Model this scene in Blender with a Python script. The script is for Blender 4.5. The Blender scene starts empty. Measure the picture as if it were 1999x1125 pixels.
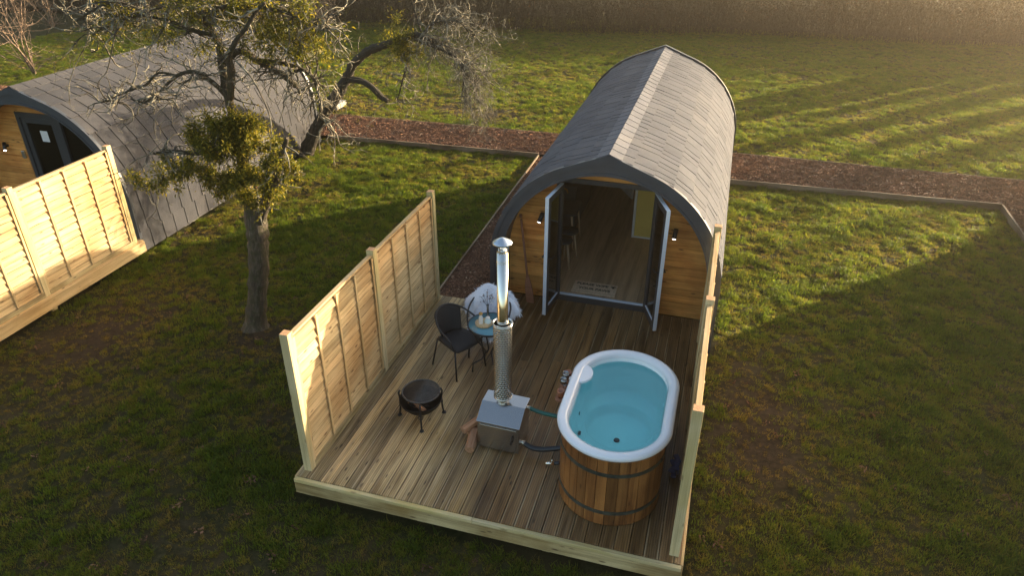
import bpy, math, random
import numpy as np
from mathutils import Vector, Matrix, noise as mnoise
random.seed(7); RNG = np.random.default_rng(7)
PI = math.pi
sc = bpy.context.scene
COL = sc.collection
G = -0.30                      # lawn level; deck top is z = 0

# ------------------------------------------------------------------ camera
CAM = (3.895, -5.086, 5.810); YAW, PITCH, ROLL, F = -0.2841, 0.52367, 0.00303, 1411.2
_cy, _sy, _cp, _sp = math.cos(YAW), math.sin(YAW), math.cos(PITCH), math.sin(PITCH)
FW = Vector((_sy*_cp, _cy*_cp, -_sp)); RT = Vector((_cy, -_sy, 0)); UP = RT.cross(FW)
_cr, _sr = math.cos(ROLL), math.sin(ROLL)
RT, UP = _cr*RT + _sr*UP, -_sr*RT + _cr*UP
cam = bpy.data.objects.new('camera', bpy.data.cameras.new('camera')); COL.objects.link(cam)
cam.data.sensor_width = 36; cam.data.lens = F/1999*36; cam.data.clip_end = 2000; cam.data.clip_start = .05
M = Matrix((RT, UP, -FW)).transposed().to_4x4(); M.translation = Vector(CAM); cam.matrix_world = M
sc.camera = cam
def ray(px, py):
    return FW + RT*((px-999.5)/F) - UP*((py-562.5)/F)
def at(px, py, Y):
    d = ray(px, py); t = (Y-CAM[1])/d.y; return Vector(CAM) + d*t
def atz(px, py, z):
    d = ray(px, py); t = (z-CAM[2])/d.z; return Vector(CAM) + d*t

# ------------------------------------------------------------------ materials
def srgb(r, g, b):
    f = lambda c: (c/255/12.92) if c/255 <= .04045 else ((c/255+.055)/1.055)**2.4
    return (f(r), f(g), f(b), 1)
class NT:
    def __init__(s, name):
        s.m = bpy.data.materials.new(name); s.m.use_nodes = True; s.t = s.m.node_tree; s.t.nodes.clear()
        s.out = s.n('ShaderNodeOutputMaterial'); s.b = s.n('ShaderNodeBsdfPrincipled'); s.l(s.b.outputs[0], s.out.inputs[0])
    def n(s, ty, **k):
        o = s.t.nodes.new(ty)
        for a, v in k.items(): setattr(o, a, v)
        return o
    def l(s, a, b): s.t.links.new(a, b)
    def attr(s, name, ty='GEOMETRY'):
        return s.n('ShaderNodeAttribute', attribute_name=name, attribute_type=ty)
    def noise(s, vec, scale, detail=3, rough=.55, dist=0):
        o = s.n('ShaderNodeTexNoise'); o.inputs['Scale'].default_value = scale; o.inputs['Detail'].default_value = detail
        o.inputs['Roughness'].default_value = rough; o.inputs['Distortion'].default_value = dist
        if vec is not None: s.l(vec, o.inputs['Vector'])
        return o.outputs[0]
    def mapping(s, vec, scale, loc=(0, 0, 0)):
        o = s.n('ShaderNodeMapping'); o.inputs['Scale'].default_value = scale; o.inputs['Location'].default_value = loc
        s.l(vec, o.inputs['Vector']); return o.outputs[0]
    def ramp(s, fac, stops, interp='LINEAR'):
        o = s.n('ShaderNodeValToRGB'); e = o.color_ramp.elements; o.color_ramp.interpolation = interp
        while len(e) < len(stops): e.new(.5)
        for i, (p, c) in enumerate(stops):
            e[i].position = p; e[i].color = c if len(c) == 4 else (*c, 1)
        s.l(fac, o.inputs[0]); return o.outputs[0]
    def mix(s, fac, a, b, blend='MIX'):
        o = s.n('ShaderNodeMix', data_type='RGBA', blend_type=blend)
        for i, v in ((0, fac), (6, a), (7, b)):
            if isinstance(v, (int, float)): o.inputs[i].default_value = v
            elif isinstance(v, tuple): o.inputs[i].default_value = v if len(v) == 4 else (*v, 1)
            else: s.l(v, o.inputs[i])
        return o.outputs[2]
    def math(s, op, a, b=None, c=None):
        o = s.n('ShaderNodeMath', operation=op)
        for i, v in enumerate((a, b, c)):
            if v is None: continue
            if isinstance(v, (int, float)): o.inputs[i].default_value = v
            else: s.l(v, o.inputs[i])
        return o.outputs[0]
    def bump(s, h, strength, dist=.01):
        o = s.n('ShaderNodeBump'); o.inputs['Strength'].default_value = strength; o.inputs['Distance'].default_value = dist
        s.l(h, o.inputs['Height']); s.l(o.outputs[0], s.b.inputs['Normal'])
    def pos(s): return s.n('ShaderNodeNewGeometry').outputs['Position']
    def set(s, **k):
        for a, v in k.items():
            a = {'color': 'Base Color', 'rough': 'Roughness', 'metal': 'Metallic', 'spec': 'Specular IOR Level', 'trans': 'Transmission Weight',
                 'ior': 'IOR', 'coat': 'Coat Weight', 'alpha': 'Alpha'}.get(a, a)
            if isinstance(v, (int, float)): s.b.inputs[a].default_value = v
            elif isinstance(v, tuple): s.b.inputs[a].default_value = v if len(v) == 4 else (*v, 1)
            else: s.l(v, s.b.inputs[a])
        return s.m

def plain(name, col, rough=.5, metal=0, var=.12, vscale=6, bump=0, bscale=60, **k):
    t = NT(name); tc = t.n('ShaderNodeTexCoord').outputs['Object']
    n = t.noise(tc, vscale, 4)
    a = tuple(c*(1-var) for c in col[:3]); b = tuple(min(1, c*(1+var)) for c in col[:3])
    c = t.ramp(n, [(.3, a), (.7, b)])
    r = t.math('MULTIPLY_ADD', t.noise(tc, vscale*3, 3), .25*(.15 if metal > .6 else 1), rough-.12*(.15 if metal > .6 else 1))
    if bump: t.bump(t.noise(tc, bscale, 3), bump, .004)
    return t.set(color=c, rough=r, metal=metal, **k)

def wood(name, dark, light, knot, rough=.7, knots=1.0, rings=16, var=.3, bump=.35, tint=None, grooves=None, wet=False, lap_shadow=None):
    """gc = per-piece grain coordinates (x runs along the grain, metres), rnd = per-piece random."""
    t = NT(name); gc = t.attr('gc').outputs['Vector']; rnd = t.attr('rnd').outputs['Fac']
    warp = t.noise(t.mapping(gc, (1.2, 5, 5)), 1.0, 2)
    fine = t.noise(t.mapping(gc, (1.5, rings*5, rings*5)), 1.0, 4, .6)
    wide = t.noise(t.mapping(gc, (.9, rings, rings)), 1.0, 3, .5, .6)
    f = t.math('MULTIPLY_ADD', fine, .5, t.math('MULTIPLY', wide, .55))
    c = t.ramp(f, [(.38, dark), (.60, light)])
    vo = t.n('ShaderNodeTexVoronoi'); vo.inputs['Scale'].default_value = 1.0; t.l(t.mapping(gc, (3.4, 11, 11)), vo.inputs['Vector'])
    kd = t.math('MULTIPLY_ADD', warp, .12, vo.outputs['Distance'])
    kf = t.ramp(kd, [(.13, (1, 1, 1)), (.22, (0, 0, 0))])
    c = t.mix(t.math('MULTIPLY', kf, .85*knots), c, knot)
    hv = t.ramp(rnd, [(0, tuple(1-var for _ in range(3))), (.5, (1, 1, 1)), (1, (1+var*.5, 1+var*.35, 1+var*.2))])
    c = t.mix(1.0, c, hv, 'MULTIPLY')
    if tint:
        c = t.mix(t.ramp(t.noise(t.pos(), tint[1], 4), [(.42, (0, 0, 0)), (.66, (1, 1, 1))]), c, t.mix(1.0, c, tint[0], 'MULTIPLY'))
    h = fine; r = rough
    if lap_shadow:      # lap shadow painted in: dark line just under each board's lip
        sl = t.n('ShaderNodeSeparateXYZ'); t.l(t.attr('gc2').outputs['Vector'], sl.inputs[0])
        fr = t.math('FRACT', t.math('DIVIDE', t.math('SUBTRACT', t.math('MULTIPLY_ADD', t.noise(t.mapping(gc, (5, 0, 0)), 1, 2), .016, sl.outputs[1]), lap_shadow[0]+.008), lap_shadow[1]))
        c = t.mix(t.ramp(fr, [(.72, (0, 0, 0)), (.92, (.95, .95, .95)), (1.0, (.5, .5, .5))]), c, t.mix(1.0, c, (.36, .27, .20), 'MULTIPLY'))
    if grooves:
        sx = t.n('ShaderNodeSeparateXYZ'); t.l(t.attr('gc2').outputs['Vector'], sx.inputs[0])
        w = t.math('ABSOLUTE', t.math('SINE', t.math('MULTIPLY', sx.outputs[1], PI/grooves)))
        g = t.ramp(w, [(.08, (0, 0, 0)), (.50, (1, 1, 1))])
        c = t.mix(g, t.mix(1.0, c, (.38, .36, .34), 'MULTIPLY'), c)
        # pale worn streaks on some of the ridges
        st = t.noise(t.mapping(gc, (.8, 95, 1)), 1.0, 2, .5)
        c = t.mix(t.ramp(st, [(.58, (0, 0, 0)), (.68, (.85, .85, .85))]), c, (.62, .47, .29))
        h = t.math('MULTIPLY_ADD', g, 2.0, fine)
    if wet:
        # rain-soaked area: an uneven stain on the boards with its own outline
        p = t.pos(); sp = t.n('ShaderNodeSeparateXYZ'); t.l(p, sp.inputs[0])
        s1 = t.math('MULTIPLY_ADD', sp.outputs[1], .28, sp.outputs[0])
        s1 = t.math('MULTIPLY_ADD', t.noise(t.mapping(p, (3.5, .35, 1)), 1, 4), 1.7, s1)
        s1 = t.math('MULTIPLY_ADD', rnd, .35, s1)
        wf = t.ramp(t.math('MULTIPLY_ADD', s1, .35, -.55), [(.30, (0, 0, 0)), (.55, (1, 1, 1))])
        c = t.mix(wf, c, t.mix(1.0, c, (.36, .30, .26), 'MULTIPLY'))
        r = t.math('MULTIPLY_ADD', wf, -.28, rough)
        r = t.math('MULTIPLY_ADD', t.noise(p, 9, 3), .25, t.math('SUBTRACT', r, .12))
        eg = t.ramp(t.math('MULTIPLY', t.math('ABSOLUTE', t.math('SUBTRACT', sx.outputs[1], .0705)), 10), [(.52, (0, 0, 0)), (.60, (1, 1, 1))])
        en = t.ramp(t.noise(t.mapping(gc, (1.1, 1, 1)), 1, 3), [(.42, (.0, .0, .0)), (.66, (.75, .75, .75))])
        c = t.mix(t.math('MULTIPLY', eg, en), c, (.42, .31, .18))
    t.bump(h, bump, .003)
    return t.set(color=c, rough=r, spec=.35)

MT = {}
MT['fence'] = wood('pale_treated_pine', (.42, .285, .13), (.74, .555, .30), (.16, .075, .03), .75, 1.0, 14, .34, tint=((.86, .70, .56), .9), lap_shadow=(.053, .11857))
MT['batten'] = wood('fence_batten', (.44, .30, .14), (.70, .52, .28), (.16, .075, .03), .75, .8, 14, .2, tint=((.84, .74, .60), .9))
MT['endgrain'] = plain('sawn_end_grain', (.56, .31, .15), .8, 0, .25, 40)
MT['post'] = wood('green_treated_post', (.42, .33, .17), (.66, .54, .31), (.20, .11, .05), .75, .7, 12, .18, tint=((.86, .84, .62), 1.1))
MT['deck'] = wood('grooved_deck_board', (.235, .150, .068), (.74, .54, .27), (.05, .026, .012), .62, 1.0, 10, .55, .5, tint=((.72, .62, .44), .8), grooves=.0235, wet=True)
MT['fascia'] = wood('weathered_fascia', (.26, .19, .085), (.56, .45, .24), (.09, .05, .025), .75, 1.0, 9, .3, tint=((.55, .46, .32), 1.3))
MT['cladding'] = wood('honey_pine_cladding', (.52, .205, .04), (.82, .40, .11), (.14, .04, .012), .5, 1.0, 9, .25, .15, tint=((.72, .58, .50), 2.0))
MT['stave'] = wood('thermo_wood_stave', (.15, .055, .016), (.34, .15, .045), (.07, .025, .01), .5, .8, 9, .40, .3, tint=((.60, .52, .48), 1.6))
MT['floorwood'] = wood('dark_laminate_floor', (.34, .225, .13), (.52, .355, .21), (.16, .10, .06), .5, .3, 9, .25, .1)
MT['palewood'] = wood('pale_birch', (.50, .36, .22), (.66, .50, .32), (.35, .22, .12), .5, .2, 9, .1, .1)
MT['lining'] = wood('pine_lining', (.42, .27, .13), (.56, .38, .2), (.22, .12, .05), .55, .6, 9, .15, .1)
MT['log'] = wood('split_log', (.20, .09, .045), (.42, .23, .13), (.10, .05, .03), .85, .3, 12, .3, .8)
MT['edging'] = wood('edging_board', (.16, .11, .07), (.34, .26, .17), (.08, .05, .03), .85, .5, 10, .2, tint=((.6, .55, .5), 1.2))
MT['paddle'] = wood('terracotta_paddle', (.20, .08, .045), (.32, .145, .085), (.12, .05, .03), .7, .2, 9, .2, .2)
MT['grey'] = plain('anthracite_paint', (.052, .060, .072), .42, 0, .12, 5)
MT['greydark'] = plain('anthracite_frame', (.035, .040, .048), .38, 0, .08, 5)
MT['alu'] = plain('pale_frame_edge', (.66, .71, .78), .35, .0, .02, 1)
MT['black'] = plain('black_powder_coat', (.014, .014, .016), .42, .0, .2, 20)
MT['rust'] = plain('rusty_steel', (.018, .014, .012), .6, .5, .5, 12, .4, 80)
MT['steel'] = plain('brushed_steel', (.46, .44, .42), .24, 1, .03, 3)
MT['chrome'] = plain('polished_flue', (.74, .71, .64), .10, 1, .03, 4)
MT['gal'] = plain('galvanised_cap', (.62, .66, .70), .3, 1, .08, 9)
MT['white'] = plain('white_acrylic', (.80, .81, .84), .18, 0, .02, 2, coat=.5)
MT['whitetrim'] = plain('white_trim', (.72, .72, .72), .5, 0, .05, 3)
MT['shell'] = plain('aqua_liner', (.97, .99, .985), .22, 0, .04, 2)
MT['hoop'] = plain('dull_steel_hoop', (.10, .115, .10), .5, .7, .4, 9)
MT['darkrubber'] = plain('black_rubber_hose', (.012, .016, .022), .35, 0, .1, 9)
MT['greenhose'] = plain('green_hose', (.0, .10, .08), .3, 0, .1, 9)
MT['ceramic'] = plain('white_ceramic', (.75, .74, .70), .25, 0, .04, 9)
MT['paleblue'] = plain('pale_blue_glass', (.62, .76, .76), .12, 0, .05, 9)
MT['gold'] = plain('gold_cap', (.55, .33, .10), .35, .8, .1, 9)
MT['wicker'] = plain('straw_wicker', (.55, .40, .22), .8, 0, .35, 60, .8, 200)
MT['copper'] = plain('terracotta_cup', (.40, .17, .10), .4, .3, .15, 9)
MT['seatblack'] = plain('textilene_black', (.017, .017, .019), .6, 0, .3, 150, .8, 260)
MT['mustard'] = plain('mustard_wall', (.76, .58, .15), .6, 0, .05, 3)
MT['coir'] = plain('coir_mat', (.66, .48, .32), .95, 0, .25, 40, .8, 200)
MT['ink'] = plain('black_ink', (.02, .015, .012), .9, 0, .1)
MT['concrete'] = plain('concrete_block', (.36, .34, .30), .9, 0, .2, 8, .5, 60)
MT['under'] = plain('roof_underlay', (.016, .016, .018), .95, 0, .2, 8)
MT['petal'] = plain('dried_flower', (.06, .045, .07), .8, 0, .3, 20)
MT['bluecloth'] = plain('blue_cloth', (.03, .05, .14), .8, 0, .2, 20)
MT['dirtwood'] = plain('charcoal', (.02, .017, .015), .95, 0, .5, 20, .6, 60)

def shingle_mat(name='felt_shingle', k=1.0, w=(1, 1, 1)):
    t = NT(name); p = t.pos(); rnd = t.attr('rnd').outputs['Fac']
    gr = t.n('ShaderNodeTexWhiteNoise'); t.l(t.mapping(p, (400, 400, 400)), gr.inputs[0])
    n = t.noise(p, 240, 2, .8)
    c = t.ramp(n, [(.30, (.050, .052, .061)), (.70, (.150, .153, .168))])
    big = t.ramp(t.noise(p, 1.3, 5, .65), [(.32, (.72, .74, .76)), (.52, (1, 1, 1)), (.72, (1.16, 1.13, 1.06))])
    c = t.mix(1, c, big, 'MULTIPLY')
    c = t.mix(1, c, t.ramp(rnd, [(0, (.90, .90, .91)), (1, (1.08, 1.07, 1.06))]), 'MULTIPLY')
    c = t.mix(1, c, tuple(k*q for q in w), 'MULTIPLY')
    t.bump(n, .6, .004)
    return t.set(color=c, rough=.93, spec=.25)
MT['shingle'] = shingle_mat()
MT['paleshingle'] = shingle_mat('pale_ridge_felt', 1.45, (1.02, 1, .97)); MT['brownshingle'] = shingle_mat('brown_felt_shingle', .62, (1.04, 1, .95))
def glass_mat(name, tint=(.85, .92, .9), refl=1.0, a=.0):
    t = NT(name); t.t.nodes.remove(t.b)
    tr = t.n('ShaderNodeBsdfTransparent'); tr.inputs[0].default_value = (*tint, 1)
    gl = t.n('ShaderNodeBsdfGlossy'); gl.inputs['Roughness'].default_value = .02
    fr = t.n('ShaderNodeFresnel'); fr.inputs[0].default_value = 1.5
    mx = t.n('ShaderNodeMixShader'); t.l(t.math('MULTIPLY_ADD', fr.outputs[0], refl, a), mx.inputs[0]); t.l(tr.outputs[0], mx.inputs[1]); t.l(gl.outputs[0], mx.inputs[2])
    t.l(mx.outputs[0], t.out.inputs[0]); return t.m
MT['glass'] = glass_mat('door_glass', (.70, .74, .70), 1.2, .02)
MT['clear'] = glass_mat('clear_glass', (.93, .95, .95), 2.0, .22); MT['grillbar'] = plain('worn_grill_steel', (.075, .072, .07), .38, .3, .3, 30)
MT['tabletop'] = plain('tinted_table_glass', (.10, .27, .33), .08, 0, .1, 6, coat=1.0)
def water_mat():
    t = NT('tub_water'); t.t.nodes.remove(t.b)
    tr = t.n('ShaderNodeBsdfTransparent'); tr.inputs[0].default_value = (.97, 1, 1, 1)
    gl = t.n('ShaderNodeBsdfGlossy'); gl.inputs['Roughness'].default_value = .03
    bp = t.n('ShaderNodeBump'); bp.inputs['Strength'].default_value = .28; bp.inputs['Distance'].default_value = .02
    t.l(t.noise(t.pos(), 9, 2), bp.inputs['Height']); t.l(bp.outputs[0], gl.inputs['Normal'])
    fr = t.n('ShaderNodeFresnel'); fr.inputs[0].default_value = 1.33; t.l(bp.outputs[0], fr.inputs['Normal'])
    mx = t.n('ShaderNodeMixShader'); t.l(fr.outputs[0], mx.inputs[0]); t.l(tr.outputs[0], mx.inputs[1]); t.l(gl.outputs[0], mx.inputs[2])
    va = t.n('ShaderNodeVolumeAbsorption'); va.inputs['Color'].default_value = (.30, .96, .95, 1); va.inputs['Density'].default_value = .125; t.l(va.outputs[0], t.out.inputs['Volume'])
    t.l(mx.outputs[0], t.out.inputs[0]); return t.m
MT['water'] = water_mat()
def water_side():
    t = NT('water_inside'); t.t.nodes.remove(t.b); tr = t.n('ShaderNodeBsdfTransparent'); t.l(tr.outputs[0], t.out.inputs[0])
    va = t.n('ShaderNodeVolumeAbsorption'); va.inputs['Color'].default_value = (.30, .96, .95, 1); va.inputs['Density'].default_value = .125; t.l(va.outputs[0], t.out.inputs['Volume']); return t.m
MT['waterside'] = water_side()
def lamp_mat():
    t = NT('lit_led'); t.set(color=(1, 1, 1)); t.b.inputs['Emission Color'].default_value = (1, .9, .8, 1); t.b.inputs['Emission Strength'].default_value = 3
    return t.m
MT['led'] = lamp_mat()
def guard_mat():
    t = NT('perforated_guard'); sx = t.n('ShaderNodeSeparateXYZ'); t.l(t.attr('gc2').outputs['Vector'], sx.inputs[0])
    v = t.math('DIVIDE', sx.outputs[0], .030); a = t.math('MULTIPLY', t.math('ARCTAN2', sx.outputs[2], sx.outputs[1]), 20/(2*PI))
    u = t.math('FRACT', t.math('ADD', t.math('MULTIPLY_ADD', t.math('FLOOR', v), .5, a), 40)); vf = t.math('FRACT', v)
    d = t.math('ADD', t.math('POWER', t.math('SUBTRACT', u, .5), 2), t.math('POWER', t.math('SUBTRACT', vf, .5), 2))
    al = t.math('GREATER_THAN', d, .115); h = t.ramp(d, [(.06, (0, 0, 0)), (.3, (1, 1, 1))]); t.bump(h, .6, .01)
    return t.set(color=(.50, .48, .44), metal=1, rough=.13, alpha=al)
MT['guard'] = guard_mat()
def bark_mat(name='apple_bark', k=1.0):
    t = NT(name); tc = t.attr('gc').outputs['Vector']
    n = t.noise(t.mapping(tc, (7, 75, 75)), 1, 5, .7); n2 = t.noise(t.pos(), 16, 4)
    c = t.ramp(n, [(.32, (.030, .023, .016)), (.52, (.10, .082, .062)), (.75, (.24, .22, .18))])
    c = t.mix(t.ramp(n2, [(.46, (0, 0, 0)), (.62, (.85, .85, .85))]), c, (.060, .062, .026))
    c = t.mix(1, c, (k*1.05, k*.95, k*.82), 'MULTIPLY')
    t.bump(n, 1.0, .045); return t.set(color=c, rough=.92)
MT['bark'] = bark_mat(); MT['darkbark'] = bark_mat('dark_bark', .5)
def twig_mat(name, a, b):
    t = NT(name); n = t.noise(t.pos(), 7, 3); c = t.ramp(n, [(.40, a), (.62, b)]); return t.set(color=c, rough=.85)
MT['twig'] = twig_mat('lichen_twig', (.055, .042, .026), (.30, .27, .19))
MT['stem'] = twig_mat('pale_stem', (.11, .07, .045), (.26, .18, .12))
MT['hedgestem'] = twig_mat('brown_stem', (.014, .010, .008), (.040, .029, .021))
def leaf_mat(name, stops, attr='rnd', typ='GEOMETRY', transl=.45, rough=.5, extra=None, tboost=1.5):
    t = NT(name); f = t.attr(attr, typ).outputs['Fac']
    c = t.ramp(f, stops)
    if extra: c = extra(t, c)
    t.set(color=c, rough=rough, spec=.25)
    tl = t.n('ShaderNodeBsdfTranslucent'); t.l(t.mix(1, c, (tboost, tboost, tboost*.6), 'MULTIPLY'), tl.inputs[0])
    mx = t.n('ShaderNodeMixShader'); mx.inputs[0].default_value = transl
    t.l(t.b.outputs[0], mx.inputs[1]); t.l(tl.outputs[0], mx.inputs[2]); t.l(mx.outputs[0], t.out.inputs[0]); return t.m
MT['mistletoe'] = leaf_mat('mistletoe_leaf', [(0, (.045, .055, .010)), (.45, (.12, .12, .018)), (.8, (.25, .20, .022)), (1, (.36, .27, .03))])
MT['grass'] = leaf_mat('grass_blade', [(0, (.17, .12, .035)), (.25, (.14, .125, .020)), (.58, (.092, .120, .011)), (1, (.038, .066, .006))], 'tint', 'INSTANCER', .55, tboost=2.7)
MT['chip'] = leaf_mat('bark_chip', [(0, (.055, .028, .018)), (.5, (.19, .092, .052)), (.82, (.36, .20, .12)), (1, (.66, .50, .34))], 'tint', 'INSTANCER', .0, .85)
MT['hedgeleaf'] = leaf_mat('brown_hedge_leaf', [(0, (.009, .007, .005)), (.6, (.026, .017, .011)), (1, (.15, .065, .03))], transl=.2)
MT['fleece'] = plain('white_fleece', (.78, .80, .86), .9, 0, .05, 9)

# ------------------------------------------------------------------ mesh builder
class MB:
    def __init__(s): s.v = []; s.f = []; s.r = []; s.g = []; s.g2 = []; s.sm = []; s.mi = []
    def add(s, verts, faces, gc=None, rnd=None, smooth=False, mi=0, gc2=None):
        b = len(s.v); s.v += [tuple(v) for v in verts]; rnd = random.random() if rnd is None else rnd
        off = Vector((random.random()*40, random.random()*40, random.random()*40))
        gc = gc or [tuple(v) for v in verts]
        s.g += [tuple(Vector(g)+off) for g in gc]; s.g2 += [tuple(g) for g in (gc2 or gc)]
        for f in faces: s.f.append(tuple(i+b for i in f)); s.r.append(rnd); s.sm.append(smooth); s.mi.append(mi)
    def box(s, c, d, rot=None, grain='x', rnd=None, mi=0, taper=None):
        hx, hy, hz = d[0]/2, d[1]/2, d[2]/2
        co = [(x, y, z) for z in (-hz, hz) for y in (-hy, hy) for x in (-hx, hx)]
        gi = {'x': (0, 1, 2), 'y': (1, 0, 2), 'z': (2, 0, 1)}[grain]
        gc = [(p[gi[0]], p[gi[1]], p[gi[2]]) for p in co]
        fs = [(0, 2, 3, 1), (4, 5, 7, 6), (0, 1, 5, 4), (2, 6, 7, 3), (0, 4, 6, 2), (1, 3, 7, 5)]
        if rot is not None: co = [rot @ Vector(p) for p in co]
        s.add([Vector(p)+Vector(c) for p in co], fs, gc, rnd, False, mi)
    def bb(s, x0, x1, y0, y1, z0, z1, grain='x', rnd=None, mi=0):
        s.box(((x0+x1)/2, (y0+y1)/2, (z0+z1)/2), (x1-x0, y1-y0, z1-z0), None, grain, rnd, mi)
    def tube(s, pts, rad, n=8, caps=True, smooth=True, rnd=None, mi=0, squash=1):
        pts = [Vector(p) for p in pts]; R = rad if hasattr(rad, '__len__') else [rad]*len(pts)
        vs, gc = [], []; L = 0; up = None
        for i, p in enumerate(pts):
            t = (pts[min(i+1, len(pts)-1)]-pts[max(i-1, 0)])
            t = t.normalized() if t.length > 1e-9 else Vector((0, 0, 1))
            if up is None: up = t.orthogonal().normalized()
            up = (up - t*up.dot(t)); up = up.normalized() if up.length > 1e-6 else t.orthogonal().normalized()
            w = t.cross(up)
            if i: L += (p-pts[i-1]).length
            for k in range(n):
                a = 2*PI*k/n; vs.append(p+(up*math.cos(a)+w*math.sin(a)*squash)*R[i]); gc.append((L, math.cos(a)*.1, math.sin(a)*.1))
        fs = [(i*n+k, i*n+(k+1) % n, (i+1)*n+(k+1) % n, (i+1)*n+k) for i in range(len(pts)-1) for k in range(n)]
        if caps: fs += [tuple(range(n-1, -1, -1)), tuple((len(pts)-1)*n+k for k in range(n))]
        s.add(vs, fs, gc, rnd, smooth, mi)
    def cyl(s, p0, p1, r0, r1=None, n=16, **k): s.tube([p0, p1], [r0, r0 if r1 is None else r1], n, **k)
    def lathe(s, prof, c=(0, 0, 0), n=24, smooth=True, rnd=None, mi=0, sx=1, sy=1):
        vs = [(c[0]+r*math.cos(2*PI*k/n)*sx, c[1]+r*math.sin(2*PI*k/n)*sy, c[2]+z) for r, z in prof for k in range(n)]
        fs = [(i*n+k, i*n+(k+1) % n, (i+1)*n+(k+1) % n, (i+1)*n+k) for i in range(len(prof)-1) for k in range(n)]
        if prof[0][0] > 1e-4: fs.append(tuple(range(n-1, -1, -1)))
        if prof[-1][0] > 1e-4: fs.append(tuple((len(prof)-1)*n+k for k in range(n)))
        s.add(vs, fs, None, rnd, smooth, mi)
    def build(s, name, mat, parent=None, bevel=0, loc=None):
        me = bpy.data.meshes.new(name); me.from_pydata(s.v, [], s.f)
        for m in (mat if isinstance(mat, (list, tuple)) else [mat]): me.materials.append(MT[m])
        me.polygons.foreach_set('use_smooth', s.sm); me.polygons.foreach_set('material_index', s.mi)
        a = me.attributes.new('rnd', 'FLOAT', 'FACE'); a.data.foreach_set('value', s.r)
        for nm, g in (('gc', s.g), ('gc2', s.g2)):
            a = me.attributes.new(nm, 'FLOAT_VECTOR', 'POINT'); a.data.foreach_set('vector', np.array(g, dtype=np.float32).ravel())
        me.update()
        o = bpy.data.objects.new(name, me); COL.objects.link(o)
        if parent: o.parent = parent
        if bevel:
            b = o.modifiers.new('bevel', 'BEVEL'); b.width = bevel; b.segments = 2; b.limit_method = 'ANGLE'; b.angle_limit = .7
        return o
def tag(o, label=None, cat=None, group=None, kind=None):
    if label: o['label'] = label
    if cat: o['category'] = cat
    if group: o['group'] = group
    if kind: o['kind'] = kind
    return o
def empty(name, label, cat, loc=(0, 0, 0), rz=0, group=None):
    o = bpy.data.objects.new(name, None); COL.objects.link(o); o.location = loc; o.rotation_euler = (0, 0, rz); o.empty_display_size = .2
    return tag(o, label, cat, group)
def copy_tree(o, parent=None):
    c = o.copy(); COL.objects.link(c)
    if parent: c.parent = parent
    for ch in list(o.children): copy_tree(ch, c)
    return c
def npmesh(name, V, Fq, mat, rnd=None, parent=None, smooth=False):
    """V (n,3), Fq (m,4) or (m,3) int"""
    me = bpy.data.meshes.new(name); k = Fq.shape[1]
    me.vertices.add(len(V)); me.vertices.foreach_set('co', V.astype(np.float32).ravel())
    me.loops.add(Fq.size); me.loops.foreach_set('vertex_index', Fq.astype(np.int32).ravel())
    me.polygons.add(len(Fq)); me.polygons.foreach_set('loop_start', np.arange(0, Fq.size, k, dtype=np.int32))
    if smooth: me.polygons.foreach_set('use_smooth', np.ones(len(Fq), dtype=bool))
    me.update(calc_edges=True)
    if rnd is not None:
        a = me.attributes.new('rnd', 'FLOAT', 'FACE'); a.data.foreach_set('value', rnd.astype(np.float32))
    me.materials.append(MT[mat]); o = bpy.data.objects.new(name, me); COL.objects.link(o)
    if parent: o.parent = parent
    return o

# ------------------------------------------------------------------ world and sun
AZ, EL = math.radians(44), math.radians(10.3)
w = bpy.data.worlds.new('World'); sc.world = w; w.use_nodes = True
nt = w.node_tree; bg = nt.nodes['Background']; sky = nt.nodes.new('ShaderNodeTexSky'); sky.sky_type = 'NISHITA'; sky.sun_disc = False
sky.sun_elevation = EL; sky.sun_rotation = AZ; sky.air_density = 1.0; sky.dust_density = 3.0; sky.ozone_density = .7
nt.links.new(sky.outputs[0], bg.inputs[0]); bg.inputs[1].default_value = .105
sun = bpy.data.objects.new('sun', bpy.data.lights.new('sun', 'SUN')); COL.objects.link(sun)
sun.data.energy = 4.6; sun.data.angle = math.radians(.5); sun.data.color = (1, .82, .58)
sd = Vector((math.sin(AZ)*math.cos(EL), math.cos(AZ)*math.cos(EL), math.sin(EL)))
sun.rotation_euler = sd.to_track_quat('Z', 'Y').to_euler()
sc.view_settings.view_transform = 'Standard'; sc.view_settings.look = 'None'; sc.view_settings.exposure = 2.05; sc.view_settings.gamma = 1
sc.cycles.max_bounces = 8; sc.cycles.transparent_max_bounces = 24; sc.cycles.use_denoising = True
try: sc.cycles.sample_clamp_indirect = 6
except Exception: pass

# ------------------------------------------------------------------ ground
def vnoise(x, y, seed=0):
    xi = np.floor(x).astype(np.int64); yi = np.floor(y).astype(np.int64); xf = x-xi; yf = y-yi
    def h(a, b):
        n = (a*374761393 + b*668265263 + seed*974711) & 0x7fffffff
        n = ((n ^ (n >> 13))*1274126177) & 0x7fffffff
        return ((n ^ (n >> 16)) & 0xffff)/65535.0
    u = xf*xf*(3-2*xf); v = yf*yf*(3-2*yf)
    return (h(xi, yi)*(1-u)+h(xi+1, yi)*u)*(1-v) + (h(xi, yi+1)*(1-u)+h(xi+1, yi+1)*u)*v
def fbm(x, y, o=4, seed=0):
    a, s, t = 1.0, 0.0, 0.0
    for k in range(o): s = s+a*vnoise(x*2**k, y*2**k, seed+k); t += a; a *= .55
    return s/t
NEAR = [(-40, 10.2), (-5.85, 11.2), (-.2, 11.4), (1, 11.3), (4.3, 10.98), (9.78, 11.17)]
FAR = [(-40, 12.3), (-6.6, 13.0), (-.2, 13.1), (4.33, 12.85), (10.7, 12.85), (40, 13.2)]
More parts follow.
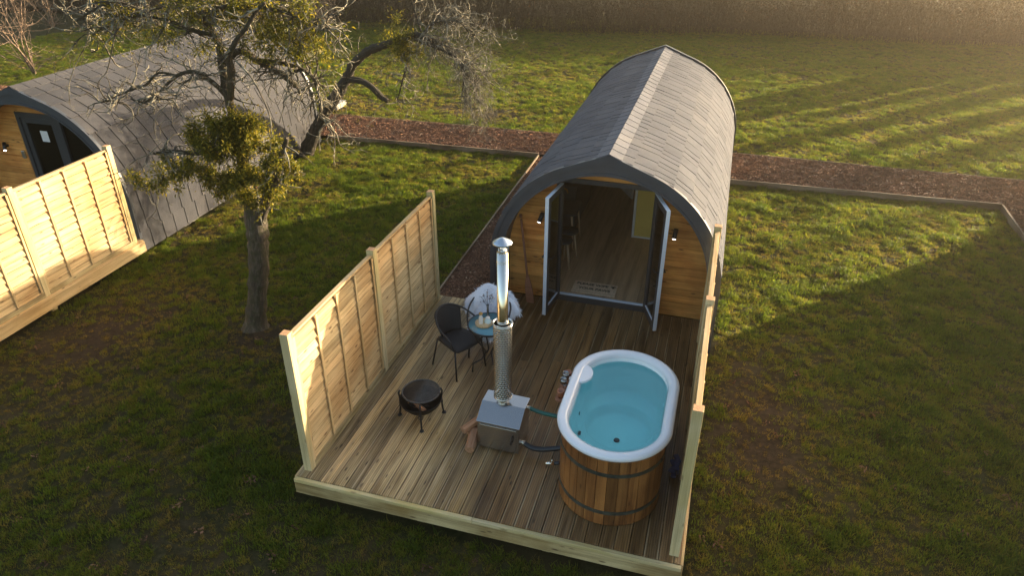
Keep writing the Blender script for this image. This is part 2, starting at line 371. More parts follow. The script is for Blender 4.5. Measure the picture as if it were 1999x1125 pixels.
def pl(x, P): return np.interp(x, [p[0] for p in P], [p[1] for p in P])
STRIPX = 9.78
def on_path(x, y):
    a = (y > pl(x, NEAR)) & (y < pl(x, FAR))
    b = (x > -.17-.008*(y-4.5)) & (x < 1.3) & (y > 4.0) & (y < 11.4)
    c = (x > STRIPX-.01*(11-y)) & (x < 11.2) & (y < 12) & (y > 3)
    d = (x > -10.3) & (x < -9) & (y > 4.2) & (y < 11.2)
    return a | b | c | d
def worn(x, y):
    w_ = np.zeros_like(x)
    for cx, cy, rx, ry, k in ((4.9, 2.3, .9, 1.5, 1), (-4.6, 2.0, 1.2, 1.7, .9), (-2.4, 2.6, .8, .6, .7), (-.8, 2.0, .7, 1.6, .45), (-5.4, 5.6, .5, 1.2, .5),
                              (0, -1.0, 2.5, .6, .5), (4.6, -1, .7, 1.5, .5), (-3.2, 14.6, 2.6, .8, .7), (2, 14.1, 2, .5, .4), (-5.6, 11.5, 1.2, .6, .7), (-6.5, 14.3, 1.0, .9, .9)):
        w_ = np.maximum(w_, k*np.exp(-((x-cx)/rx)**2-((y-cy)/ry)**2))
    return np.clip(w_*1.2 + .7*(fbm(x*.5, y*.5, 3, 40)-.5)*1.2, 0, 1)
def gz(x, y):
    z = G + .02*np.clip((y-12), 0, 40)*.12
    lump = (fbm(x*1.1, y*1.1, 3, 3)-.5)*.06 + (fbm(x*4.2, y*4.2, 3, 9)-.5)*.085
    inpod = np.where((x > -.6) & (x < 4.6) & (y > -.4) & (y < 11.6), .25, 1)
    return z + lump*inpod
def axis(lo, hi, d, far):
    a = list(np.arange(lo, hi+1e-6, d)); st = d; x = hi
    while x < far: st *= 1.35; x += st; a.append(x)
    st = d; x = lo
    while x > -far: st *= 1.35; x -= st; a.insert(0, x)
    return np.array(a)
gx = axis(-16, 15, .075, 500); gy = axis(-4, 30, .085, 600)
X, Y = np.meshgrid(gx, gy); Zg = gz(X, Y); Zg = np.where(on_path(X, Y), G-.02, Zg)
Zg = np.where((X > -.1) & (X < 4.2) & (Y > -.2) & (Y < 11.3), G-.03, Zg)
nx, ny = len(gx), len(gy); idx = np.arange(nx*ny).reshape(ny, nx)
FQ = np.stack([idx[:-1, :-1], idx[:-1, 1:], idx[1:, 1:], idx[1:, :-1]], -1).reshape(-1, 4)
def ground_mat():
    t = NT('lawn_soil'); p = t.pos(); wn = t.attr('worn').outputs['Fac']
    n1 = t.noise(p, 2.2, 5, .65); n2 = t.noise(p, 14, 4, .7); n3 = t.noise(p, .5, 3)
    c = t.ramp(n2, [(.30, (.013, .016, .004)), (.50, (.028, .033, .008)), (.72, (.066, .060, .020))])
    c = t.mix(t.ramp(n1, [(.42, (0, 0, 0)), (.62, (.8, .8, .8))]), c, (.060, .046, .018))
    c = t.mix(t.math('MULTIPLY', wn, .85), c, t.ramp(n2, [(.3, (.020, .012, .007)), (.7, (.085, .055, .034))]))
    t.bump(t.math('MULTIPLY_ADD', n2, .5, t.noise(p, 55, 3, .7)), .8, .03)
    return t.set(color=c, rough=.95, spec=.15)
MT['soil'] = ground_mat()
gr = npmesh('ground', np.stack([X.ravel(), Y.ravel(), Zg.ravel()], 1), FQ, 'soil', smooth=True); tag(gr, kind='structure')
a = gr.data.attributes.new('worn', 'FLOAT', 'POINT'); a.data.foreach_set('value', worn(X, Y).ravel().astype(np.float32))

# scatter with geometry nodes over ground cover points (one object each)
def protos(kind, n):
    out = []
    for i in range(n):
        V, Fc = [], []
        if kind == 'grass':
            for b in range(26):
                a_ = random.random()*2*PI; r = .075*math.sqrt(random.random()); x, y = r*math.cos(a_), r*math.sin(a_)
                h = random.uniform(.018, .066)*random.uniform(.7, 1.2); ln = random.uniform(.2, 1.5)*h; d = random.random()*2*PI; wd = random.uniform(.0025, .005)
                dx, dy = math.cos(d), math.sin(d); px, py = -dy*wd, dx*wd; k = len(V)
                V += [(x-px, y-py, -.01), (x+px, y+py, -.01), (x+dx*ln*.4+px*.8, y+dy*ln*.4+py*.8, h*.6), (x+dx*ln*.4-px*.8, y+dy*ln*.4-py*.8, h*.6), (x+dx*ln, y+dy*ln, h)]
                Fc += [(k, k+1, k+2, k+3), (k+3, k+2, k+4)]
        else:
            for b in range(5):
                x, y = random.uniform(-.05, .05), random.uniform(-.05, .05); L, W_, H = random.uniform(.012, .045), random.uniform(.006, .016), random.uniform(.002, .006)
                R = Matrix.Rotation(random.random()*PI*2, 3, 'Z') @ Matrix.Rotation(random.uniform(-.6, .6), 3, 'Y') @ Matrix.Rotation(random.uniform(-.5, .5), 3, 'X'); k = len(V)
                for zz in (-H, H):
                    for (sx, sy) in ((-1, -.7), (.8, -1), (1, .6), (-.7, 1)):
                        q = R @ Vector((sx*L/2, sy*W_/2, zz)); V.append((x+q.x, y+q.y, q.z+random.uniform(.002, .014)))
                Fc += [(k+3, k+2, k+1, k), (k+4, k+5, k+6, k+7)]+[(k+j, k+(j+1) % 4, k+4+(j+1) % 4, k+4+j) for j in range(4)]
        me = bpy.data.meshes.new(kind+'_piece'); me.from_pydata(V, [], Fc); me.materials.append(MT['grass' if kind == 'grass' else 'chip'])
        out.append(bpy.data.objects.new(kind+'_piece', me))
    return out
def scatter(name, P, scale, tint, prs, label):
    me = bpy.data.meshes.new(name); me.vertices.add(len(P)); me.vertices.foreach_set('co', P.astype(np.float32).ravel())
    for nm, arr in (('sc', scale), ('tint', tint), ('rz', RNG.random(len(P))*2*PI)):
        a = me.attributes.new(nm, 'FLOAT', 'POINT'); a.data.foreach_set('value', arr.astype(np.float32))
    a = me.attributes.new('pick', 'INT', 'POINT'); a.data.foreach_set('value', RNG.integers(0, len(prs), len(P)).astype(np.int32))
    o = bpy.data.objects.new(name, me); COL.objects.link(o)
    ng = bpy.data.node_groups.new(name, 'GeometryNodeTree')
    ng.interface.new_socket('Geometry', in_out='INPUT', socket_type='NodeSocketGeometry'); ng.interface.new_socket('Geometry', in_out='OUTPUT', socket_type='NodeSocketGeometry')
    N = ng.nodes; gi = N.new('NodeGroupInput'); go = N.new('NodeGroupOutput'); j = N.new('GeometryNodeJoinGeometry')
    def na(nm, ty='FLOAT'):
        q = N.new('GeometryNodeInputNamedAttribute'); q.data_type = ty; q.inputs[0].default_value = nm; return q.outputs[0]
    for i, pr in enumerate(prs):
        ip = N.new('GeometryNodeInstanceOnPoints'); oi = N.new('GeometryNodeObjectInfo'); oi.inputs[0].default_value = pr
        cmp = N.new('FunctionNodeCompare'); cmp.data_type = 'INT'; cmp.operation = 'EQUAL'
        ng.links.new(na('pick', 'INT'), cmp.inputs[2]); cmp.inputs[3].default_value = i
        ng.links.new(gi.outputs[0], ip.inputs['Points']); ng.links.new(cmp.outputs[0], ip.inputs['Selection']); ng.links.new(oi.outputs['Geometry'], ip.inputs['Instance'])
        cx = N.new('ShaderNodeCombineXYZ'); ng.links.new(na('rz'), cx.inputs[2]); er = N.new('FunctionNodeEulerToRotation'); ng.links.new(cx.outputs[0], er.inputs[0]); ng.links.new(er.outputs[0], ip.inputs['Rotation'])
        cs = N.new('ShaderNodeCombineXYZ')
        for q in range(3): ng.links.new(na('sc'), cs.inputs[q])
        ng.links.new(cs.outputs[0], ip.inputs['Scale']); ng.links.new(ip.outputs[0], j.inputs[0])
    ng.links.new(j.outputs[0], go.inputs[0])
    md = o.modifiers.new('scatter', 'NODES'); md.node_group = ng
    return tag(o, label, kind='stuff')
def in_view(P, m=420):
    d = P-np.array(CAM); e = d@np.array(FW); a_ = 999.5+F*(d@np.array(RT))/e; b_ = 562.5-F*(d@np.array(UP))/e
    return (e > 0) & (a_ > -m) & (a_ < 1999+m) & (b_ > -m) & (b_ < 1125+m)
def grass_points(n, y0, y1, x0, x1):
    x = RNG.uniform(x0, x1, n); y = RNG.uniform(y0, y1, n)
    P = np.stack([x, y, gz(x, y)], 1); k = in_view(P)
    k &= ~on_path(x, y) & ~((x > -.1) & (x < 4.2) & (y > -.2) & (y < 4.5)) & ~((x > .8) & (x < 4.3) & (y > 4) & (y < 11.4)) & ~((x < -5.85) & (y < 11) & (x > -10.2) & (y > 3.9)) & ~((x < -5.82) & (y < 4.2))
    wn = worn(x, y); k &= RNG.random(n) > wn*.70
    P = P[k]; wn = wn[k]
    lush = .35*fbm(P[:, 0]*1.1, P[:, 1]*1.1, 3, 70)+.65*fbm(P[:, 0]*4.6, P[:, 1]*4.6, 3, 71)
    t_ = np.clip(.50 + (lush-.5)*1.5 + RNG.normal(0, .2, len(P)) - wn*.45, 0, 1)
    s_ = RNG.uniform(.5, 1.1, len(P))*(.48+np.clip(lush-.3, 0, 1)*1.9)*(1-.3*wn)
    return P, s_, t_
gp = protos('grass', 5)
A1 = grass_points(160000, -5, 11.6, -11.5, 14); A2 = grass_points(150000, 11.5, 30, -24, 20)
A2 = (A2[0], A2[1]*1.2, A2[2])
scatter('grass', np.concatenate([A1[0], A2[0]]), np.concatenate([A1[1], A2[1]]), np.concatenate([A1[2], A2[2]]), gp, 'short clumpy winter grass over the lawn')
# wood chip surfaces
def sheet(name, poly, z):
    mb = MB(); mb.add([(x, y, z) for x, y in poly], [tuple(range(len(poly)))]); o = mb.build(name, 'chipbed'); return tag(o, kind='structure')
def chipbed():
    t = NT('wood_chip_bed'); p = t.pos(); vo = t.n('ShaderNodeTexVoronoi'); vo.inputs['Scale'].default_value = 45; t.l(p, vo.inputs['Vector'])
    c = t.ramp(vo.outputs['Color'], [(0, (.035, .018, .011)), (.5, (.11, .055, .032)), (1, (.22, .12, .07))]); t.bump(vo.outputs['Distance'], .8, .02)
    return t.set(color=c, rough=.95)
MT['chipbed'] = chipbed()
PZ = G+.09
xs = [-40, -20, -6.6, -5.85, -.2, 1, 4.3, 9.78, 10.7, 40]
sheet('path', [(x, float(pl(x, NEAR))) for x in xs if x <= 9.78] + [(9.785, 3), (11.2, 3), (11.2, 11.2), (40, 11.2)] + [(x, float(pl(x, FAR))) for x in (40, 10.7, 4.33, -.2, -6.6, -40)], PZ)
sheet('gravel_strip', [(-.16, 4.05), (-.23, 11.3), (.95, 11.3), (.95, 4.05)], G+.05)
cp_ = protos('chip', 6)
def chip_points(n, x0, x1, y0, y1, z, f):
    x = RNG.uniform(x0, x1, n); y = RNG.uniform(y0, y1, n); k = f(x, y); P = np.stack([x[k], y[k], np.full(k.sum(), z)], 1)
    k = in_view(P); P = P[k]; return P
fP = lambda x, y: (y > pl(x, NEAR)+.03) & (y < pl(x, FAR)-.02) & ~((x > .9) & (x < 4.3) & (y < 11.3)) | ((x > 9.82) & (y < 11.5))
C1 = chip_points(52000, -24, 13, 9, 13.4, PZ, fP)
C2 = chip_points(16000, -.2, .98, 4.07, 11.3, G+.05, lambda x, y: x > -.14-.0085*(y-4.2))
PC = np.concatenate([C1, C2]); scatter('bark_chips', PC, RNG.uniform(.8, 1.6, len(PC)), RNG.beta(1.6, 2.2, len(PC)), cp_, 'brown bark chips on the path and beside the cabin')
xl = RNG.uniform(-9, 12, 2600); yl = RNG.uniform(-4, 26, 2600); kl = ~on_path(xl, yl) & ~((xl > -.2) & (xl < 4.3) & (yl > -.3) & (yl < 11.4)); PL = np.stack([xl, yl, gz(xl, yl)+.012], 1)[kl]; PL = PL[in_view(PL)]
scatter('fallen_leaves', PL, RNG.uniform(.5, 1.3, len(PL)), RNG.uniform(.1, .75, len(PL)), cp_[:3], 'scattered dead leaves and twigs lying on the lawn')
# edging boards
def edging(a, b, z0, z1, label, th=.035):
    mb = MB(); a = Vector((*a, 0)); b = Vector((*b, 0)); d = b-a; L = d.length; R = Matrix.Rotation(math.atan2(d.y, d.x), 3, 'Z'); n = max(1, round(L/3.0))
    for i in range(n):
        c = a+d*((i+.5)/n); mb.box((c.x, c.y, (z0+z1)/2+random.uniform(-.006, .006)), (L/n-.004, th, z1-z0), R)
    o = mb.build('path_edging', 'edging', bevel=.003); return tag(o, label, 'edging', 'timber path edgings')
edging((-5.9, 11.2), (-.25, 11.4), G-.05, PZ+.03, 'timber edging board between the lawn and the path left of the open cabin')
edging((4.25, 10.98), (9.80, 11.17), G-.05, PZ+.03, 'long timber edging board before the path right of the open cabin')
edging((-6.6, 13.02), (-.2, 13.12), G-.05, PZ+.012, 'thin edging along the far side of the path behind the leaning tree', .025)
edging((4.33, 12.87), (13, 12.9), G-.05, PZ+.012, 'thin edging along the far side of the path right of the open cabin', .025)
edging((-.165, 4.02), (-.235, 11.36), G-.05, G+.10, 'narrow pale edging between the lawn and the chip bed beside the open cabin', .03)
edging((9.80, 11.13), (9.72, 4.0), G-.05, PZ+.035, 'edging board turning towards the camera at the far right', .04)
edging((-30, 12.55), (-14, 12.75), G-.05, PZ+.012, 'thin edging beyond the chip path behind the left cabin', .025)
# ------------------------------------------------------------------ deck
def make_deck(label, cat='deck', loc=(0, 0, 0), xr=9):
    t = empty('timber_deck', label, cat, loc)
    mb = MB(); x = -.035; i = 0; W = .141; gap = .006
    while x < 4.135:
        x1 = min(x+W, 4.14); yb = 4.035 if x < .9 or x > xr else 4.44
        segs = [(-.10, yb)] if i % 3 else ([(-.10, 2.38+random.uniform(-.5, .5)), yb])
        if i % 3 == 0: m_ = segs[0][1]; segs = [(-.10, m_-.002), (m_+.002, yb)]
        for (a_, b_) in segs:
            r = min(1, max(0, random.gauss(.5, .28)))
            lx, ly, lz = (x1-x)/2, (b_-a_)/2, .014; c = Vector(((x+x1)/2, (a_+b_)/2, -.014+random.uniform(-.0015, .0015)))
            co = [Vector((sx*lx, sy*ly, sz*lz)) for sz in (-1, 1) for sy in (-1, 1) for sx in (-1, 1)]
            mb.add([p+c for p in co], [(0, 2, 3, 1), (4, 5, 7, 6), (0, 1, 5, 4), (2, 6, 7, 3), (0, 4, 6, 2), (1, 3, 7, 5)],
                   [(p.y, p.x, p.z) for p in co], r, False, 0, [(p.y, p.x+lx, p.z) for p in co])
        x += W+gap; i += 1
    mb.build('decking', 'deck', t, .003)
    mb = MB(); mb.bb(-.05, 2.02, -.15, -.103, -.052, -.008); mb.bb(2.023, 4.155, -.15, -.103, -.052, -.009); mb.build('edge_trim', 'post', t, .004)
    mb = MB(); mb.bb(-.060, 4.165, -.134, -.100, -.225, -.054); mb.build('front_fascia', 'fascia', t, .004)
    for xx in (4.143, -.066): mb = MB(); mb.bb(xx, xx+.029, -.10, 4.02, -.205, -.010, 'y'); mb.build('side_fascia', 'batten', t, .003)
    mb = MB()
    for yy in (.4, 1.3, 2.2, 3.1, 4.0): mb.bb(-.03, 4.13, yy-.02, yy+.02, -.20, -.030)
    for xx in (.05, 1.4, 2.8, 4.05):
        for yy in (.0, 2.0, 3.9): mb.bb(xx-.04, xx+.04, yy-.05, yy+.05, G-.05, -.201, 'z')
    mb.build('joist_frame', 'fascia', t)
    return t
make_deck('wet grooved timber deck carrying the round hot tub and the black bistro set')

# ------------------------------------------------------------------ fences
PS, SP, PH = .094, 1.924, 1.82
def make_fence(label, loc, inner=1, nb=3, group='privacy fences on the decks'):
    t = empty('privacy_fence', label, 'fence', loc, group=group)
    for i in range(3):
        mb = MB(); y = i*SP; mb.box((PS/2, y+PS/2, PH/2), (PS, PS, PH), None, 'z'); mb.mi[1] = 1; mb.build('post', ['post', 'endgrain'], t, .004)
    for i in range(2):
        y0 = i*SP+PS+.002; y1 = (i+1)*SP-.002; xc = PS/2
        mb = MB(); nl = 14; z0, z1 = .075, 1.735; h = (z1-z0)/nl
        for k in range(nl):
            zb, zt = z0+k*h-.022, z0+(k+1)*h; m_ = 18; vs, fs, gc = [], [], []; ph = random.random()*9
            for q in range(m_+1):
                yy = y0+(y1-y0)*q/m_; wv = .010*math.sin(q*.9+ph)+random.uniform(-.004, .004)
                for (dx, zz) in ((.026, zb+wv), (-.004, zt), (-.012, zt), (.010, zb+wv)):
                    vs.append((xc+inner*dx+.0, yy, zz)); gc.append((yy, zz, dx))
            for q in range(m_):
                for e in range(4): fs.append((q*4+e, q*4+(e+1) % 4, (q+1)*4+(e+1) % 4, (q+1)*4+e))
            fs += [(3, 2, 1, 0), tuple(m_*4+e for e in range(4))]
            mb.add(vs, fs, gc, min(1, max(0, random.gauss(.5, .25))))
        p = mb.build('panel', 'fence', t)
        for q in range(nb+2):
            for sd_ in (1, -1):
                bm_ = MB(); yy = y0+.02+(y1-y0-.04)*q/(nb+1); bm_.bb(xc+sd_*.024-(.012 if sd_ < 0 else 0), xc+sd_*.024+(.012 if sd_ > 0 else 0), yy-.019, yy+.019, .06, 1.7281, 'z')
                bm_.build('batten', 'batten', p, .002)
        cb = MB(); cb.bb(xc-.027, xc+.027, y0, y1, 1.736, 1.762, 'y'); cb.build('capping_rail', 'batten', p, .004)
        kb = MB(); kb.bb(xc+.013, xc+.05, y0, y1, .001, .072, 'y'); kb.build('kick_board', 'fascia', p, .003)
    return t
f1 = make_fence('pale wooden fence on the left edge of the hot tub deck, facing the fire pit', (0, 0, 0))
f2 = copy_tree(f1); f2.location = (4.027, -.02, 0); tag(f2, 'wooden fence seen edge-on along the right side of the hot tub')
UX, UY = -9.955, .30
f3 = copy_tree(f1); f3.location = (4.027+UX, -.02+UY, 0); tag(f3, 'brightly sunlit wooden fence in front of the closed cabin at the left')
dk2 = make_deck('timber deck of the closed cabin, its sunlit fascia below the left fence', loc=(UX, UY, 0), xr=3.7)
SX, SY = 9.95, -.05
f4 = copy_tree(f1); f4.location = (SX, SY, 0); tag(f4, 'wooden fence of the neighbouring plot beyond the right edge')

# ------------------------------------------------------------------ cabins
def profile(R, cx, zc, zb, pk=.105, pw=.55, n=56):
    P = [(cx-R, zb), (cx-R, (zb+zc)/2)]
    for k in range(n+1):
        a_ = PI-PI*k/n; x = R*math.cos(a_); z = zc+R*math.sin(a_)
        z += pk*max(0, 1-abs(x)/pw)**1.6; P.append((cx+x, z))
    return P+[(cx+R, (zb+zc)/2), (cx+R, zb)]
def ring(mb, Ro, Ri, y0, y1, cx, zc, zb, pko=.105, pki=.0, mi=0, rnd=None):
    A, B = profile(Ro, cx, zc, zb, pko), profile(Ri, cx, zc, zb, pki); n = len(A)
    vs = [(x, y0, z) for x, z in A]+[(x, y0, z) for x, z in B]+[(x, y1, z) for x, z in A]+[(x, y1, z) for x, z in B]; fs = []
    for i in range(n-1):
        fs += [(i, n+i, n+i+1, i+1), (2*n+i, 2*n+i+1, 3*n+i+1, 3*n+i), (i, i+1, 2*n+i+1, 2*n+i), (n+i, 3*n+i, 3*n+i+1, n+i+1)]
    fs += [(0, 2*n, 3*n, n), (n-1, 2*n-1, 4*n-1, 3*n-1)]
    mb.add(vs, fs, None, rnd, True, mi)
def smooth_flat(o):   # flat where edges are sharp
    md = o.modifiers.new('split', 'EDGE_SPLIT'); md.split_angle = .6; return o
def make_roof(t, cx, R, zc, yf, yr, zb=G+.03, sm='shingle'):
    """felt shingles: one thin slab per tab in courses that run with the ridge"""
    NR = 12 if sm == 'shingle' else 10; prof = []
    arc = PI/2*R; down = zc-(zb+.02); tot = arc+down
    def P(s):
        if s <= arc:
            a_ = PI/2-s/R; x, z = R*math.cos(a_), zc+R*math.sin(a_); z += .105*max(0, 1-x/.55)**1.6; return x, z
        return R, zc-(s-arc)
    S = [tot*i/NR for i in range(NR+1)]; ub = MB(); mb = MB()
    for sg in (1, -1):
        pts = [P(s) for s in S]
        vs = [(cx+sg*(x), y, z) for x, z in pts for y in (yf, yr)]
        ub.add(vs, [(2*i, 2*i+1, 2*i+3, 2*i+2) if sg < 0 else (2*i, 2*i+2, 2*i+3, 2*i+1) for i in range(NR)])
        for i in range(NR):
            (x0, z0), (x1, z1) = pts[i], pts[i+1]; tx, tz = x1-x0, z1-z0; L = math.hypot(tx, tz); tx /= L; tz /= L; nx_, nz_ = -tz, tx
            if nx_*1+nz_*.001 < 0 and nz_ < 0: nx_, nz_ = -nx_, -nz_
            if nz_ < 0 or (abs(nz_) < 1e-6 and nx_ < 0): nx_, nz_ = -nx_, -nz_
            y = yf-.012; first = random.uniform(.08, .33)
            while y < yr-.02:
                wd = first if first else random.choice((.16, .16, .20, .31, .31, .33) if sm == 'shingle' else (.30, .33, .33, .31)); y1 = min(y+wd, yr-random.uniform(0, .03)); g_ = .021
                r = min(1, max(0, random.gauss(.5, .25))); ta, tb = .004, .017+random.uniform(0, .006); ex = .016
                q = []
                for (px, pz, off) in ((x0-tx*.01, z0-tz*.01, .0), (x0-tx*.01, z0-tz*.01, ta+.004), (x1+tx*ex, z1+tz*ex, tb), (x1+tx*ex, z1+tz*ex, tb-.011)):
                    q.append((cx+sg*(px+nx_*off), pz+nz_*off))
                vs = [(x, y+g_/2, z) for x, z in q]+[(x, y1-g_/2, z) for x, z in q]
                fs = [(0, 1, 2, 3), (7, 6, 5, 4), (1, 5, 6, 2), (2, 6, 7, 3), (0, 4, 5, 1)]
                if sg < 0: fs = [f[::-1] for f in fs]
                mb.add(vs, fs, None, r); y = y1; first = 0
    rf = ub.build('roof', 'under', t); mb.build('shingles', sm, rf)
    # ridge capping pieces
    rc = MB(); y = yf-.02; zt = zc+R+.105
    while y < yr:
        y1 = min(y+.24, yr+.01)
        for sg in (1, -1):
            a_ = [(0, zt+.034), (.085, zt-.004), (.175, zt-.040)]
            vs = [(cx+sg*x, yy, z+(.006 if yy == y else 0)) for x, z in a_ for yy in (y, y1+.02)]+[(cx+sg*x, yy, z-.006) for x, z in a_ for yy in (y, y1+.02)]
            rc.add(vs, [(0, 2, 3, 1), (2, 4, 5, 3), (4, 10, 11, 5), (0, 6, 8, 2), (2, 8, 10, 4)])
        y = y1
    rc.build('ridge_cap', 'paleshingle' if sm == 'shingle' else sm, rf)
def clad(t, x0f, x1f, y, z0, z1, holes, name='front_wall', h=.118):
    """horizontal boards clipped to the arch; holes = [(xa, xb, za, zb)]"""
    mb = MB(); z = z0
    while z < z1:
        zt = min(z+h-.004, z1); xm0, xm1 = x0f(z+h/2), x1f(z+h/2)
        if xm1-xm0 > .05:
            spans = [(xm0, xm1)]
            for (a_, b_, c_, d_) in holes:
                if c_ < z+h/2 < d_:
                    ns = []
                    for (p, q) in spans:
                        if a_ > p: ns.append((p, min(q, a_)))
                        if b_ < q: ns.append((max(p, b_), q))
                    spans = [s for s in ns if s[1]-s[0] > .01]
            for (p, q) in spans: mb.bb(p, q, y, y+.02+random.uniform(-.001, .001), z, zt, 'x', min(1, max(0, random.gauss(.5, .25))))
        z += h
    return mb.build(name, 'cladding', t, .003)
def wall_lamp(t, x, y, z, tilt):
    mb = MB(); d = Vector((math.sin(tilt)*1.2, .70, 1)).normalized(); c = Vector((x, y-.075, z))
    mb.cyl(c-d*.075, c+d*.075, .032, n=18); mb.bb(x-.02, x+.02, y-.05, y, z-.02, z+.02)
    o = mb.build('wall_lamp', 'black', t); lb = MB(); lb.cyl(c-d*.0765, c-d*.079, .024, n=16); lb.build('bulb', 'led', o)
def arch_trims(t, cx, R, zc, yf, yr):
    mb = MB(); zb = G+.0
    ring(mb, R+.012, R-.055, yf-.035, yf+.03, cx, zc, zb, .112, .06)
    ring(mb, R-.055, R-.145, yf-.015, yf+.03, cx, zc, zb, .06, .02)
    ring(mb, R-.145, R-.175, yf-.03, yf+.38, cx, zc, zb, .02, 0)
    smooth_flat(mb.build('front_arch_trim', 'grey', t))
    mb = MB(); ring(mb, R+.05, R-.06, yr-.015, yr+.055, cx, zc, zb, .125, .0); smooth_flat(mb.build('rear_arch_trim', 'greydark', t))
def half_width(R, cx, zc, sgn):
    return lambda z: cx+sgn*(R if z <= zc else math.sqrt(max(0, R*R-(z-zc)**2)))

# the open cabin
CX, CR, CZ, CYF, CYR, WY = 2.555, 1.665, .76, 4.09, 11.15, 4.46
cab = empty('arched_cabin', 'open arched cabin with grey shingle roof and open glazed double doors', 'cabin', group='arched cabins')
make_roof(cab, CX, CR, CZ, CYF, CYR); arch_trims(cab, CX, CR, CZ, CYF, CYR)
DX0, DX1, DZ = 1.785, 3.285, 2.03
clad(cab, half_width(CR-.06, CX, CZ, -1), half_width(CR-.06, CX, CZ, 1), WY, .003, 2.42, [(DX0, DX1, 0, DZ)])
mb = MB()   # door frame with a pale threshold
mb.bb(DX0, DX0+.07, WY-.03, WY+.07, .0, DZ); mb.bb(DX1-.07, DX1, WY-.03, WY+.07, .0, DZ); mb.bb(DX0+.07, DX1-.07, WY-.028, WY+.068, DZ-.07, DZ); mb.bb(DX0+.07, DX1-.07, WY-.03, WY+.07, .0, .094)
fr = mb.build('door_frame', 'greydark', cab, .004)
mb = MB(); mb.bb(DX0+.072, DX1-.072, WY-.01, WY+.045, .0945, .108); mb.bb(DX1-.084, DX1-.0705, WY+.01, WY+.03, .109, DZ-.072); mb.build('threshold', 'alu', fr, .003)
def door_leaf(hx, hy, ang, sgn, label):
    o = bpy.data.objects.new('door', None); COL.objects.link(o); o.parent = cab; o.location = (hx, hy, .07); o.rotation_euler = (0, 0, ang); o['label'] = label
    W_, H_ = .60, 1.87; T = .058; s = .085
    mb = MB(); mb.bb(.0, s, -T/2, T/2, 0, H_, 'z'); mb.bb(W_-s, W_, -T/2, T/2, 0, H_, 'z'); mb.bb(s, W_-s, -T/2+.001, T/2-.001, 0, .10); mb.bb(s, W_-s, -T/2+.001, T/2-.001, H_-s, H_)
    f = mb.build('leaf_frame', 'greydark', o, .004)
    mb = MB(); mb.bb(W_+.0005, W_+.014, -.026, .026, .0, H_, 'z'); mb.bb(.0, W_+.014, -.026, .026, H_+.0005, H_+.012); mb.bb(s, W_-s, -.022, .022, .1005, .116); mb.build('pale_edge', 'alu', f, .003)
    mb = MB(); mb.bb(s, W_-s, -.006, .006, .117, H_-s); mb.build('glass_pane', 'glass', o)
    mb = MB()
    for q in (1, -1): mb.tube([(W_-.045, q*.029, .93), (W_-.045, q*.07, .93), (W_-.15, q*.075, .93)], .010, 8)
    mb.bb(W_-.06, W_-.03, -.033, .033, .86, 1.02); mb.build('handle', 'black', o, .002)
    return o
door_leaf(1.865, WY-.035, math.radians(-97), 1, 'left door leaf standing open')
door_leaf(3.205, WY-.035, math.radians(-69), -1, 'right door leaf standing open')
wall_lamp(cab, 1.57, WY, 1.385, math.radians(14)); wall_lamp(cab, 3.52, WY, 1.385, math.radians(4))
# interior shell, floor and rooms
mb = MB(); IR = CR-.09; P = profile(IR, CX, CZ, .0, 0); n = len(P)
vs = [(x, y, z) for x, z in P for y in (WY+.03, 10.95)]
mb.add(vs, [(2*i, 2*i+2, 2*i+3, 2*i+1) for i in range(n-1)], None, None, True); mb.build('interior_lining', 'mustard', cab)
mb = MB(); x = CX-IR
while x < CX+IR: mb.bb(x, min(x+.158, CX+IR), WY+.075, 10.95, .04, .075, 'y'); x += .16
mb.build('interior_floor', 'floorwood', cab)
mb = MB(); mb.add([(x, 10.94, z) for x, z in P], [tuple(range(n))]); mb.build('rear_wall', 'lining', cab)
mb = MB(); mb.bb(2.70, 3.60, 6.86, 6.92, .012, 1.92); pw = mb.build('partition_wall', 'mustard', cab)
mb = MB(); mb.bb(2.70, 3.75, 6.838, 6.858, .013, .10); mb.bb(2.655, 2.698, 6.835, 6.94, .013, 1.94); mb.build('white_skirting', 'whitetrim', pw, .003)
mb = MB(); mb.bb(1.0, 1.02, WY+.1, 10.9, .013, .10); mb.build('white_skirting', 'whitetrim', cab)
o = MB(); o.bb(0, .68, -.02, .02, .02, 1.9); o = o.build('inner_door', 'whitetrim', cab, .003); o.location = (2.42, 8.6, 0); o.rotation_euler = (0, 0, math.radians(120))
mb = MB(); mb.bb(1.02, 1.78, 6.0, 6.62, .715, .75); desk = mb.build('desk', 'grey', None, .004); tag(desk, 'dark grey desk just inside the open doors', 'desk')
mb = MB(); mb.bb(1.02, 1.6, 6.9, 8.4, .012, .86); mb.bb(1.0, 1.63, 6.88, 8.42, .86, .90); k_ = mb.build('kitchen_unit', 'grey', None, .004); 
[(lambda b_, q: (b_.cyl((q[0], q[1], .715), (q[2], q[3], .076), .02, .014, 10), b_.build('leg', 'palewood', desk)))(MB(), q) for q in ((1.70, 6.06, 1.76, 6.0), (1.70, 6.56, 1.76, 6.62), (1.08, 6.06, 1.04, 6.0), (1.08, 6.56, 1.04, 6.62))]
tag(k_, 'dark kitchen unit against the left wall inside the cabin', 'kitchen unit')
mb = MB(); mb.bb(1.15, 1.72, 7.3, 7.75, .902, 1.2); mw = mb.build('microwave', 'greydark', None, .01); tag(mw, 'dark microwave with white front edge on the kitchen unit', 'microwave')
mb = MB(); mb.bb(1.15, 1.72, 7.27, 7.299, .902, .93); mb.bb(1.15, 1.72, 7.27, 7.299, 1.17, 1.2); mb.bb(1.15, 1.18, 7.27, 7.299, .931, 1.169); mb.bb(1.69, 1.72, 7.27, 7.299, .931, 1.169); mb.build('front_frame', 'whitetrim', mw)
